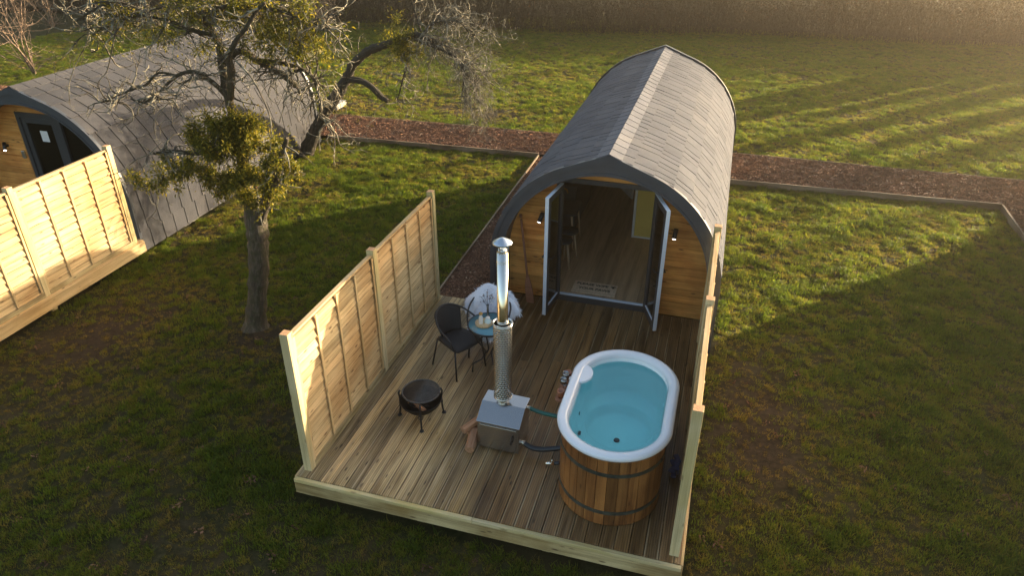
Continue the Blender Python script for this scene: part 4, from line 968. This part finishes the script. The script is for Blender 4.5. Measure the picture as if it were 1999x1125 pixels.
for k, (x, y, lb) in enumerate(((1.50, 2.34, 'clear tumbler by the flue on the glass table'), (1.545, 2.44, 'clear tumbler further back on the glass table'))):
    lathe_thing('tumbler', [(0, 0), (.028, 0), (.034, .10), (.031, .10), (.026, .008), (0, .008)], (x, y, .704), 'clear', lb, 'glass', 'tumblers on the table')
# paddle leaning on the wall
pd = MB(); a_, b = Vector((1.475, 4.22, .0)), Vector((1.245, 4.42, 1.42)); d = (b-a_).normalized(); Rm = Matrix.Rotation(-.16, 3, 'Y') @ Matrix.Rotation(-.14, 3, 'X')
pd.tube([a_+d*.42, a_+d*1.34], .017, 10); vs = []; pr = [(.0, .055), (.05, .062), (.2, .06), (.34, .045), (.46, .018)]
for (s, h) in pr:
    for (sx, sy) in ((-1, -1), (1, -1), (1, 1), (-1, 1)): vs.append(a_+d*s+Vector((sx*h, sy*.010, 0)))
pd.add(vs, [(i*4+k, i*4+(k+1) % 4, (i+1)*4+(k+1) % 4, (i+1)*4+k) for i in range(4) for k in range(4)]+[(3, 2, 1, 0), (16, 17, 18, 19)])
pd.lathe([(0, -.03), (.022, -.02), (.024, .0), (.022, .02), (0, .03)], b-d*.06, 12)
o = pd.build('paddle', 'paddle', None, .003); tag(o, 'long reddish wooden paddle leaning on the cabin wall', 'paddle')
# ------------------------------------------------------------------ trees
def limb(mb, pts, rad, n=10):
    """smooth bark limb through points with knobbly radius"""
    P = [Vector(p) for p in pts]; out, rr = [], []
    for i in range(len(P)-1):
        p0, p1, p2, p3 = P[max(i-1, 0)], P[i], P[i+1], P[min(i+2, len(P)-1)]; m_ = max(2, int((p2-p1).length/.06))
        for k in range(m_):
            t_ = k/m_; out.append(.5*((2*p1)+(p2-p0)*t_+(2*p0-5*p1+4*p2-p3)*t_*t_+(3*p1-p0-3*p2+p3)*t_**3)); rr.append((rad[i]*(1-t_)+rad[i+1]*t_)*random.uniform(.90, 1.12))
    out.append(P[-1]); rr.append(rad[-1])
    b = len(mb.v); mb.tube(out, rr, n)
    for i in range(b, len(mb.v)):
        v = Vector(mb.v[i]); nz = mnoise.noise(v*9)*.12*min(.2, rad[0]); mb.v[i] = (v.x+nz, v.y+nz*.6, v.z)
    return out
def twig(mb, p, d, L, r, droop, lev, jit=.36, kids=.36):
    n = max(3, int(L/.075)); pts = [Vector(p)]; d = Vector(d).normalized(); st = L/n; ch = []
    for i in range(n):
        d = (d+Vector((random.gauss(0, jit), random.gauss(0, jit), random.gauss(0, jit)-droop))).normalized(); pts.append(pts[-1]+d*st)
        if lev > 0 and random.random() < kids:
            cd = (d*.5+Vector((random.gauss(0, .8), random.gauss(0, .8), random.gauss(0, .6)))).normalized(); ch.append((pts[-1], cd, L*random.uniform(.25, .6), r*(1-i/n*.6)*.6))
        elif random.random() < .35:      # short fruiting spur
            cd = (d*.2+Vector((random.gauss(0, 1), random.gauss(0, 1), random.gauss(0, 1)))).normalized(); mb.tube([pts[-1], pts[-1]+cd*random.uniform(.02, .05)], [max(.0022, r*.5), .003], 3, smooth=False)
    mb.tube(pts, [r*(1-.72*i/n) for i in range(n+1)], 4 if r > .004 else 3)
    for (q, cd, l2, r2) in ch:
        if l2 > .06: twig(mb, q, cd, l2, max(.0034, r2), droop, lev-1, jit, kids)
def pxs(l): return [at(*q) for q in l]
T1 = empty('apple_tree', 'old bare apple tree full of mistletoe before the closed cabin', 'tree', (0, 0, 0), 0, 'old apple trees')
tr = MB(); base = atz(500, 643, G-.03)
main = [tuple(base-Vector((0, 0, .06))), tuple(base+Vector((0, 0, .05))), at(500, 610, 2.80), at(503, 560, 2.84), at(505, 500, 2.88), at(500, 440, 2.92), at(492, 405, 2.96)]
limb(tr, main, [.34, .19, .145, .132, .135, .155, .11], 16)
A_ = limb(tr, [main[-2]]+pxs([(486, 385, 2.98), (478, 330, 3.05), (466, 270, 3.1), (452, 215, 3.15), (440, 170, 3.2)]), [.13, .10, .08, .065, .06, .058], 12)
A2_ = limb(tr, pxs([(440, 170, 3.2), (433, 120, 3.25), (425, 80, 3.3), (402, 40, 3.3), (392, 0, 3.3), (385, -60, 3.3)]), [.058, .052, .046, .042, .038, .032], 10)
B_ = limb(tr, [main[-2]]+pxs([(520, 395, 2.85), (538, 350, 2.8), (548, 310, 2.75), (560, 270, 2.7)]), [.10, .075, .055, .045, .03], 10)
C_ = limb(tr, pxs([(450, 190, 3.15), (452, 140, 3.0), (447, 110, 2.95), (462, 78, 2.9), (482, 52, 2.9), (500, 22, 2.9), (518, 5, 2.9)]), [.05, .05, .04, .03, .026, .022, .018], 8)
D_ = limb(tr, pxs([(437, 120, 3.25), (470, 98, 3.35), (505, 120, 3.5), (540, 138, 3.6), (575, 165, 3.7), (578, 172, 3.7)]), [.05, .045, .042, .042, .040, .036], 10)
E_ = limb(tr, pxs([(505, 118, 3.5), (545, 122, 3.6), (590, 135, 3.7), (612, 152, 3.75), (622, 190, 3.8), (627, 235, 3.8)]), [.035, .032, .028, .022, .015, .010], 8)
F_ = limb(tr, pxs([(440, 185, 3.18), (415, 160, 3.1), (380, 140, 3.0), (345, 148, 2.9), (310, 180, 2.8), (280, 200, 2.75), (255, 192, 2.7)]), [.038, .030, .026, .023, .018, .014, .010], 8)
F2_ = limb(tr, pxs([(345, 148, 2.9), (310, 142, 2.9), (285, 165, 2.85), (250, 178, 2.8), (200, 200, 2.8)]), [.020, .017, .014, .011, .007], 7)
H_ = limb(tr, pxs([(472, 300, 3.05), (430, 290, 2.9), (385, 300, 2.75), (340, 295, 2.6), (300, 300, 2.5)]), [.05, .04, .032, .025, .018], 8)
I_ = limb(tr, pxs([(425, 70, 3.3), (380, 60, 3.2), (330, 40, 3.1), (270, 30, 3.0), (215, 45, 2.9), (180, 70, 2.9)]), [.032, .028, .024, .018, .013, .008], 8)
J_ = limb(tr, pxs([(400, 30, 3.3), (450, 10, 3.4), (520, 15, 3.5), (580, 30, 3.6), (640, 60, 3.7)]), [.032, .028, .024, .018, .010], 8)
K_ = limb(tr, pxs([(392, 0, 3.3), (340, -20, 3.2), (270, -15, 3.0), (200, 10, 2.9), (150, 40, 2.9)]), [.035, .03, .026, .02, .012], 8)
tk = tr.build('trunk', 'bark', T1)
tw = MB()
for pts_, r_ in (([(460, 118, 2.9), (490, 150, 2.8), (512, 190, 2.75), (528, 235, 2.7), (528, 290, 2.7), (520, 340, 2.7), (512, 400, 2.7)], .012), ([(245, -10, 2.9), (228, 50, 2.85), (218, 100, 2.8), (208, 140, 2.8), (192, 160, 2.8), (190, 192, 2.8)], .010),
                 ([(330, 10, 3.0), (318, 50, 2.95), (300, 80, 2.9), (290, 110, 2.9), (300, 120, 2.9)], .011), ([(168, 30, 2.9), (170, 80, 2.9), (150, 120, 2.9), (135, 165, 2.9), (137, 205, 2.9)], .009),
                 ([(600, 60, 3.6), (615, 100, 3.6), (618, 150, 3.7), (600, 190, 3.7)], .008), ([(330, 200, 2.7), (300, 240, 2.6), (310, 280, 2.6)], .006), ([(300, 300, 2.5), (270, 310, 2.45), (235, 335, 2.4), (205, 345, 2.4)], .008),
                 ([(320, 340, 2.55), (310, 370, 2.5), (305, 410, 2.5), (285, 430, 2.5)], .008), ([(505, 20, 3.4), (512, 60, 3.4), (540, 110, 3.4), (548, 150, 3.4)], .007)):
    q = limb(tw, pxs(pts_), [r_*(1-.6*i/(len(pts_)-1)) for i in range(len(pts_))], 6)
    for p in q[2::3]: twig(tw, p, (random.gauss(0, 1), random.gauss(0, 1), random.gauss(-.3, .8)), random.uniform(.12, .38), .0042, .05, 1)
for (B, n_, L0, L1, dr) in ((F_, 30, .25, .75, .03), (F2_, 26, .25, .7, .04), (E_, 50, .3, .9, .13), (D_, 22, .2, .5, .04), (I_, 46, .3, .95, .09), (J_, 55, .3, .9, .09), (K_, 34, .3, .9, .08), (H_, 32, .2, .6, .02), (A2_, 26, .3, .8, .02), (B_, 14, .2, .5, .06), (C_, 14, .15, .45, .02), (A_, 14, .2, .6, .02)):
    for k in range(n_):
        p = B[int(random.uniform(.18, 1)*(len(B)-1))]; a_ = random.random()*2*PI
        twig(tw, p, (math.cos(a_), math.sin(a_)*.8, random.uniform(-.5, .7)), random.uniform(L0, L1), random.uniform(.010, .018), dr, 2)
tw.build('twigs', 'twig', T1)

T2 = empty('apple_tree', 'leaning apple tree with weeping twigs at the rear of the closed cabin', 'tree', (0, 0, 0), 0, 'old apple trees')
tr = MB(); b2 = atz(597, 305, G-.03); YB = b2.y
limb(tr, [tuple(b2)]+pxs([(603, 285, YB), (618, 250, YB), (637, 215, YB-.05), (662, 178, YB-.1), (677, 152, YB-.1), (690, 125, YB-.1), (722, 98, YB-.15), (760, 85, YB-.2), (800, 70, YB-.2), (830, 72, YB-.25), (865, 90, YB-.3)]),
     [.22, .17, .14, .13, .13, .11, .095, .09, .085, .075, .065, .045], 14)
limb(tr, pxs([(677, 155, YB-.1), (705, 158, YB-.2), (728, 172, YB-.3), (745, 190, YB-.3), (757, 197, YB-.35)]), [.075, .07, .068, .065, .055], 12)
W1 = limb(tr, pxs([(800, 70, YB-.2), (845, 88, YB-.3), (880, 105, YB-.4), (900, 125, YB-.5), (905, 160, YB-.5), (900, 195, YB-.5)]), [.06, .05, .04, .03, .022, .014], 8)
W2 = limb(tr, pxs([(825, 68, YB-.2), (845, 45, YB-.1), (870, 40, YB), (900, 45, YB), (925, 80, YB)]), [.04, .03, .022, .016, .008], 7)
W3 = limb(tr, pxs([(790, 75, YB-.2), (795, 120, YB-.3), (785, 160, YB-.3), (775, 200, YB-.3)]), [.035, .025, .018, .010], 7)
W4 = limb(tr, pxs([(822, 60, YB-.2), (812, 30, YB), (800, -10, YB)]), [.025, .02, .012], 6)
tr.build('trunk', 'darkbark', T2)
tw = MB()
for (B, n_, L0, L1, dr, up_) in ((W1, 75, .5, 1.5, .13, .1), (W2, 34, .4, 1.3, .11, .3), (W3, 26, .3, 1.0, .12, 0), (W4, 12, .3, .8, 0, .8)):
    for k in range(n_):
        p = B[int(random.uniform(.1, 1)*(len(B)-1))]; a_ = random.uniform(-1.3, 1.3) if B is not W3 else random.random()*6.28
        twig(tw, p, (math.cos(a_), math.sin(a_), up_+random.uniform(-.3, .5)), random.uniform(L0, L1), random.uniform(.010, .018), dr, 2, .30, .42)
for (x, y, h) in ((655, 105, .7), (640, 60, .5), (700, 100, .5), (850, 20, .5), (880, 10, .5)):
    p = at(x, y, YB); twig(tw, p, (random.gauss(0, .2), 0, 1), h, .010, 0, 2, .2)
tw.build('twigs', 'twig', T2)

def mistletoe(lobes, label, per=6000):
    V, Fc, rn = [], [], []; stm = MB()
    for (px, py, Y_, r, den) in lobes:
        c = at(px, py, Y_); n = int(per*(r/.4)**2.3*den)
        subs = [(c+Vector((random.gauss(0, .45), random.gauss(0, .45), random.gauss(0, .4)))*r, r*random.uniform(.25, .6)) for _ in range(14)]+[(c, r*.7)]
        for q in range(n):
            s, sr = random.choice(subs); d = Vector((random.gauss(0, 1), random.gauss(0, 1), random.gauss(0, 1))).normalized(); rad = sr*abs(random.gauss(0, .62))
            p = s+d*rad; ld = (d+Vector((random.gauss(0, .5), random.gauss(0, .5), random.gauss(0, .5)-.25))).normalized(); L = random.uniform(.035, .080); wd = random.uniform(.006, .012)
            sd_ = ld.cross(Vector((random.gauss(0, 1), random.gauss(0, 1), random.gauss(0, 1)))).normalized()*wd; nn = ld.cross(sd_).normalized()*L*.12; k = len(V)
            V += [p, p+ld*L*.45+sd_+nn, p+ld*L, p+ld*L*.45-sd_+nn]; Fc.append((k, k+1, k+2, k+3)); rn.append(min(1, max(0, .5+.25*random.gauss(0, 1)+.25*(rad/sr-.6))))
        for q in range(int(n/150) if n > 400 else 0):
            s, sr = random.choice(subs); d = Vector((random.gauss(0, 1), random.gauss(0, 1), random.gauss(0, 1))).normalized(); stm.tube([c.lerp(s, .6), s+d*sr*.5, s+d*sr], [.006, .004, .002], 3)
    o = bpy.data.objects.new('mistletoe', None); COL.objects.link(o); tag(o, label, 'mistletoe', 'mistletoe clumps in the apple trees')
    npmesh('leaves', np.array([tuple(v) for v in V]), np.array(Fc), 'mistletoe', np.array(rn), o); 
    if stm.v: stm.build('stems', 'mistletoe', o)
    return o
mistletoe([(460, 245, 3.0, .34, 1.4), (430, 285, 2.85, .30, 1), (485, 285, 3.1, .28, 1), (385, 270, 2.8, .22, .8), (370, 330, 2.7, .26, .7), (320, 350, 2.6, .22, .5), (275, 350, 2.5, .16, .4), (430, 350, 2.8, .26, .8), (470, 350, 2.8, .22, .9), (480, 390, 2.75, .16, .6)], 'largest low mistletoe ball around the fork of the nearer apple trunk')
mistletoe([(535, 300, 2.75, .22, .7), (560, 325, 2.7, .18, .6), (510, 345, 2.8, .20, .7), (525, 375, 2.75, .17, .8), (505, 400, 2.75, .12, .6)], 'yellowish mistletoe at the right of the nearer apple trunk above the lawn')
mistletoe([(330, 45, 3.1, .30, .11), (375, 20, 3.1, .30, .13), (290, 60, 3.0, .26, .10)], 'mistletoe on the upper left boughs of the nearer apple tree')
mistletoe([(240, 35, 2.95, .26, .12), (195, 70, 2.9, .20, .12), (215, 15, 2.9, .26, .12)], 'sparse mistletoe at the outermost left boughs')
mistletoe([(430, 30, 3.3, .34, .14), (480, 5, 3.3, .34, .32), (400, 90, 3.2, .22, .14)], 'mistletoe at the top of the nearer apple trunk')
mistletoe([(540, 50, 3.5, .38, .2), (505, 85, 3.4, .30, .16), (575, 85, 3.6, .32, .16)], 'dense mistletoe right of the upper trunk over the grey roof')
mistletoe([(610, 80, 3.7, .30, .13), (640, 110, 3.75, .24, .1), (590, 25, 3.6, .32, .18)], 'mistletoe at the outermost right boughs of the nearer tree')
mistletoe([(785, 75, YB-.3, .34, .45), (800, 100, YB-.35, .30, .35), (770, 90, YB-.2, .22, .3)], 'golden mistletoe on the arch of the leaning apple tree', 6000)
mistletoe([(683, 190, YB-.2, .25, .05), (700, 210, YB-.2, .25, .04)], 'a few mistletoe sprigs hanging by the leaning trunk')

# bare saplings at the upper left
def sapling(px, py, h, n, label, sp=.25, r=.03):
    b = atz(px, py, G+.02); t = MB()
    for k in range(n):
        a_ = random.random()*2*PI; twig(t, b+Vector((math.cos(a_)*.06, math.sin(a_)*.06, 0)), (math.cos(a_)*sp-.25, math.sin(a_)*sp, 1), h*random.uniform(.6, 1), r*random.uniform(.5, 1), -.035, 2, .07, .25)
    o = t.build('sapling', 'stem'); return tag(o, label, 'sapling', 'bare saplings behind the closed cabin')
sapling(70, 143, 4.2, 5, 'tallest bare multi-stemmed sapling at the far left by the chip path', .10, .035)
sapling(104, 52, 3.0, 5, 'smaller bare sapling behind the tallest one at the upper left', .2, .05)
sapling(640, 60, 2.2, 12, 'greyish bare bush above the nearer apple tree before the hedge', .5, .03)
sapling(600, 52, 2.0, 10, 'lower bare bush left of the greyish one before the hedge', .5, .03)

# ------------------------------------------------------------------ hedge and trees beyond it
def hy(x): return 27.6+.125*x+.35*np.sin(x*.35)
def hedge():
    V, Fq, rn = [], [], []
    n = 15000; x = RNG.uniform(-34, 22, n); dep = RNG.uniform(0, 2.2, n); h = (RNG.uniform(.8, 2.2, n))*(1+.2*np.sin(x*.8)); z0 = G+.3
    y = hy(x)+dep; ang = RNG.uniform(0, PI, n); lx = RNG.normal(0, .34, n); ly = RNG.normal(0, .25, n); wd = RNG.uniform(.004, .011, n)
    cx, cy = np.cos(ang)*wd, np.sin(ang)*wd; P = []
    for f in (0, .5, 1): P.append(np.stack([x+lx*f*h*(.4+f), y+ly*f*h, z0-.35+(h+.35)*f], 1))
    W = [1, .7, .2]; A = np.concatenate([np.stack([p-np.stack([cx*w_, cy*w_, 0*cx], 1), p+np.stack([cx*w_, cy*w_, 0*cx], 1)], 1) for p, w_ in zip(P, W)], 1)  # n,6,3
    i = np.arange(n)[:, None]*6; Fq = np.concatenate([i+np.array([0, 1, 3, 2]), i+np.array([2, 3, 5, 4])], 0)
    root = bpy.data.objects.new('hedge', None); COL.objects.link(root); tag(root, 'long brown leafless hedge closing the far side of the lawn', 'hedge')
    npmesh('stems', A.reshape(-1, 3), Fq, 'hedgestem', None, root)
    n = 150000; x = RNG.uniform(-34, 22, n); dep = RNG.beta(1.2, 1.2, n)*2.3-.05; top = 1.3+.9*fbm(x*.9, x*0, 4, 8); z = z0-.3+RNG.random(n)**.9*(top+.3)
    c = np.stack([x, hy(x)+dep+.10*np.sin(x*6)+(z-z0)*.12, z], 1); a_ = RNG.normal(size=(n, 3)); a_ /= np.linalg.norm(a_, axis=1, keepdims=True); b = np.cross(a_, RNG.normal(size=(n, 3))); b /= np.linalg.norm(b, axis=1, keepdims=True)
    s = RNG.uniform(.018, .045, n)[:, None]; A = np.stack([c-a_*s-b*s*.5, c+a_*s-b*s*.35, c+a_*s*1.1+b*s*.5, c-a_*s*.8+b*s*.5], 1); rnd = np.clip(RNG.random(n)**2*(.3+1.1*fbm(x*.6, z*1.5, 3, 5)), 0, 1)
    npmesh('leaves', A.reshape(-1, 3), np.arange(n*4).reshape(n, 4), 'hedgeleaf', rnd, root)
hedge()
def far_tree(x, y, h, r, label):
    t = empty('bare_tree', label, 'tree', (0, 0, 0), 0, 'bare trees in the hedge line'); mb = MB(); b = Vector((x, y, G+.2)); lean = random.uniform(-.05, .05)
    pts = [b+Vector((lean*h*f, random.uniform(-.1, .1), h*f)) for f in (0, .2, .45, .7, 1)]; limb(mb, pts, [r, r*.8, r*.6, r*.4, r*.12], 8); mb.build('trunk', 'bark', t)
    tw = MB()
    for k in range(30):
        f = random.uniform(.16, .97); p = b+Vector((lean*h*f, 0, h*f)); a_ = random.random()*2*PI; twig(tw, p, (math.cos(a_), math.sin(a_), random.uniform(.3, 1.1)), h*random.uniform(.15, .36)*(1.25-f), r*.24, -.02, 2, .16, .35)
    tw.build('branches', 'hedgestem', t); return t
seen_ = ['slender bare tree in the hedge above the apple tree arch', 'thin dark trunk in the hedge straight above the open cabin', 'bare tree in the hedge right of the cabin ridge', 'bare tree in the hedge towards the bright corner', 'bare tree in the hedge at the bright upper right corner']
prot = []
for (x, dy, h, r), lb in zip(((-8.5, 1.5, 3.4, .07), (-2.1, .9, 3.8, .09), (3.2, 1.4, 4.2, .08), (8.0, 1.5, 5.2, .10), (13.2, 1.3, 5.5, .11)), seen_):
    prot.append(((x, float(hy(np.array(x)))+dy), far_tree(x, float(hy(np.array(x)))+dy, h, r, lb)))
k = 0; x = 15.5
while x < 56:
    (px, py), src = prot[2+k % 3]; o = copy_tree(src); a_ = random.random()*6.28; s_ = random.uniform(.9, 1.25)*(1+max(0, x-25)/70); y = float(hy(np.array(min(x, 30))))+random.uniform(.5, 2.5)
    o.scale = (s_, s_, s_); o.rotation_euler = (0, 0, a_); v = Matrix.Rotation(a_, 3, 'Z') @ Vector((px*s_, py*s_, 0)); o.location = (x-v.x, y-v.y, (1-s_)*G)
    tag(o, 'bare hedge tree beyond the right edge, shading the far lawn'); x += random.uniform(1.3, 2.9); k += 1

def make_shade_bush(x, y, h, wd, label):  # unseen bushes, added to throw shadow streaks across the far lawn
    n = 5200; f = RNG.random(n)**.8; a_ = RNG.random(n)*2*PI; rr = wd*(1-.55*f)*np.sqrt(RNG.random(n))*(1+.25*np.sin(a_*3+f*9)); c = np.stack([rr*np.cos(a_), rr*np.sin(a_), .15+f*h], 1)
    u = RNG.normal(size=(n, 3)); u /= np.linalg.norm(u, axis=1, keepdims=True); b = np.cross(u, RNG.normal(size=(n, 3))); b /= np.linalg.norm(b, axis=1, keepdims=True); s = RNG.uniform(.03, .07, n)[:, None]
    A = np.stack([c-u*s-b*s*.5, c+u*s-b*s*.4, c+u*s*1.2+b*s*.4, c-u*s+b*s*.5], 1); t = empty('shade_bush', label, 'bush', (x, y, G+.3), random.random(), 'added bushes that shade the far lawn')
    npmesh('foliage', A.reshape(-1, 3), np.arange(n*4).reshape(n, 4), 'hedgeleaf', RNG.random(n)*.5, t)
    mb = MB(); mb.tube([(0, 0, 0), (.02, 0, h*.5), (0, .02, h*.95)], [.06, .04, .012], 7); mb.build('trunk', 'bark', t)
for i, (x, h, wd) in enumerate(((16.6, 3.0, .5), (18.6, 3.7, .6), (20.3, 3.3, .45), (22.3, 4.3, .7), (24.4, 4.0, .5), (26.4, 5.0, .75), (28.6, 4.6, .55), (31.0, 5.4, .8), (34.0, 5.6, .8))):
    make_shade_bush(x, float(hy(np.array(min(x, 30))))+.8, h, wd, 'dark bush added beyond the right edge to cast shadow streaks on the lawn')

# ------------------------------------------------------------------ sunlit winter haze
HAZE = True
if HAZE:
    mb = MB(); mb.bb(-70, 70, -14, 75, G-1.2, 9.5); o = mb.build('haze', 'fence'); tag(o, 'thin sunlit winter haze over the plot', kind='stuff')
    m = bpy.data.materials.new('haze_air'); m.use_nodes = True; t_ = m.node_tree; t_.nodes.clear(); ou = t_.nodes.new('ShaderNodeOutputMaterial'); pv = t_.nodes.new('ShaderNodeVolumePrincipled')
    pv.inputs['Color'].default_value = (1, .86, .66, 1); pv.inputs['Density'].default_value = .0050; pv.inputs['Anisotropy'].default_value = .93; t_.links.new(pv.outputs[0], ou.inputs['Volume'])
    o.data.materials.clear(); o.data.materials.append(m)
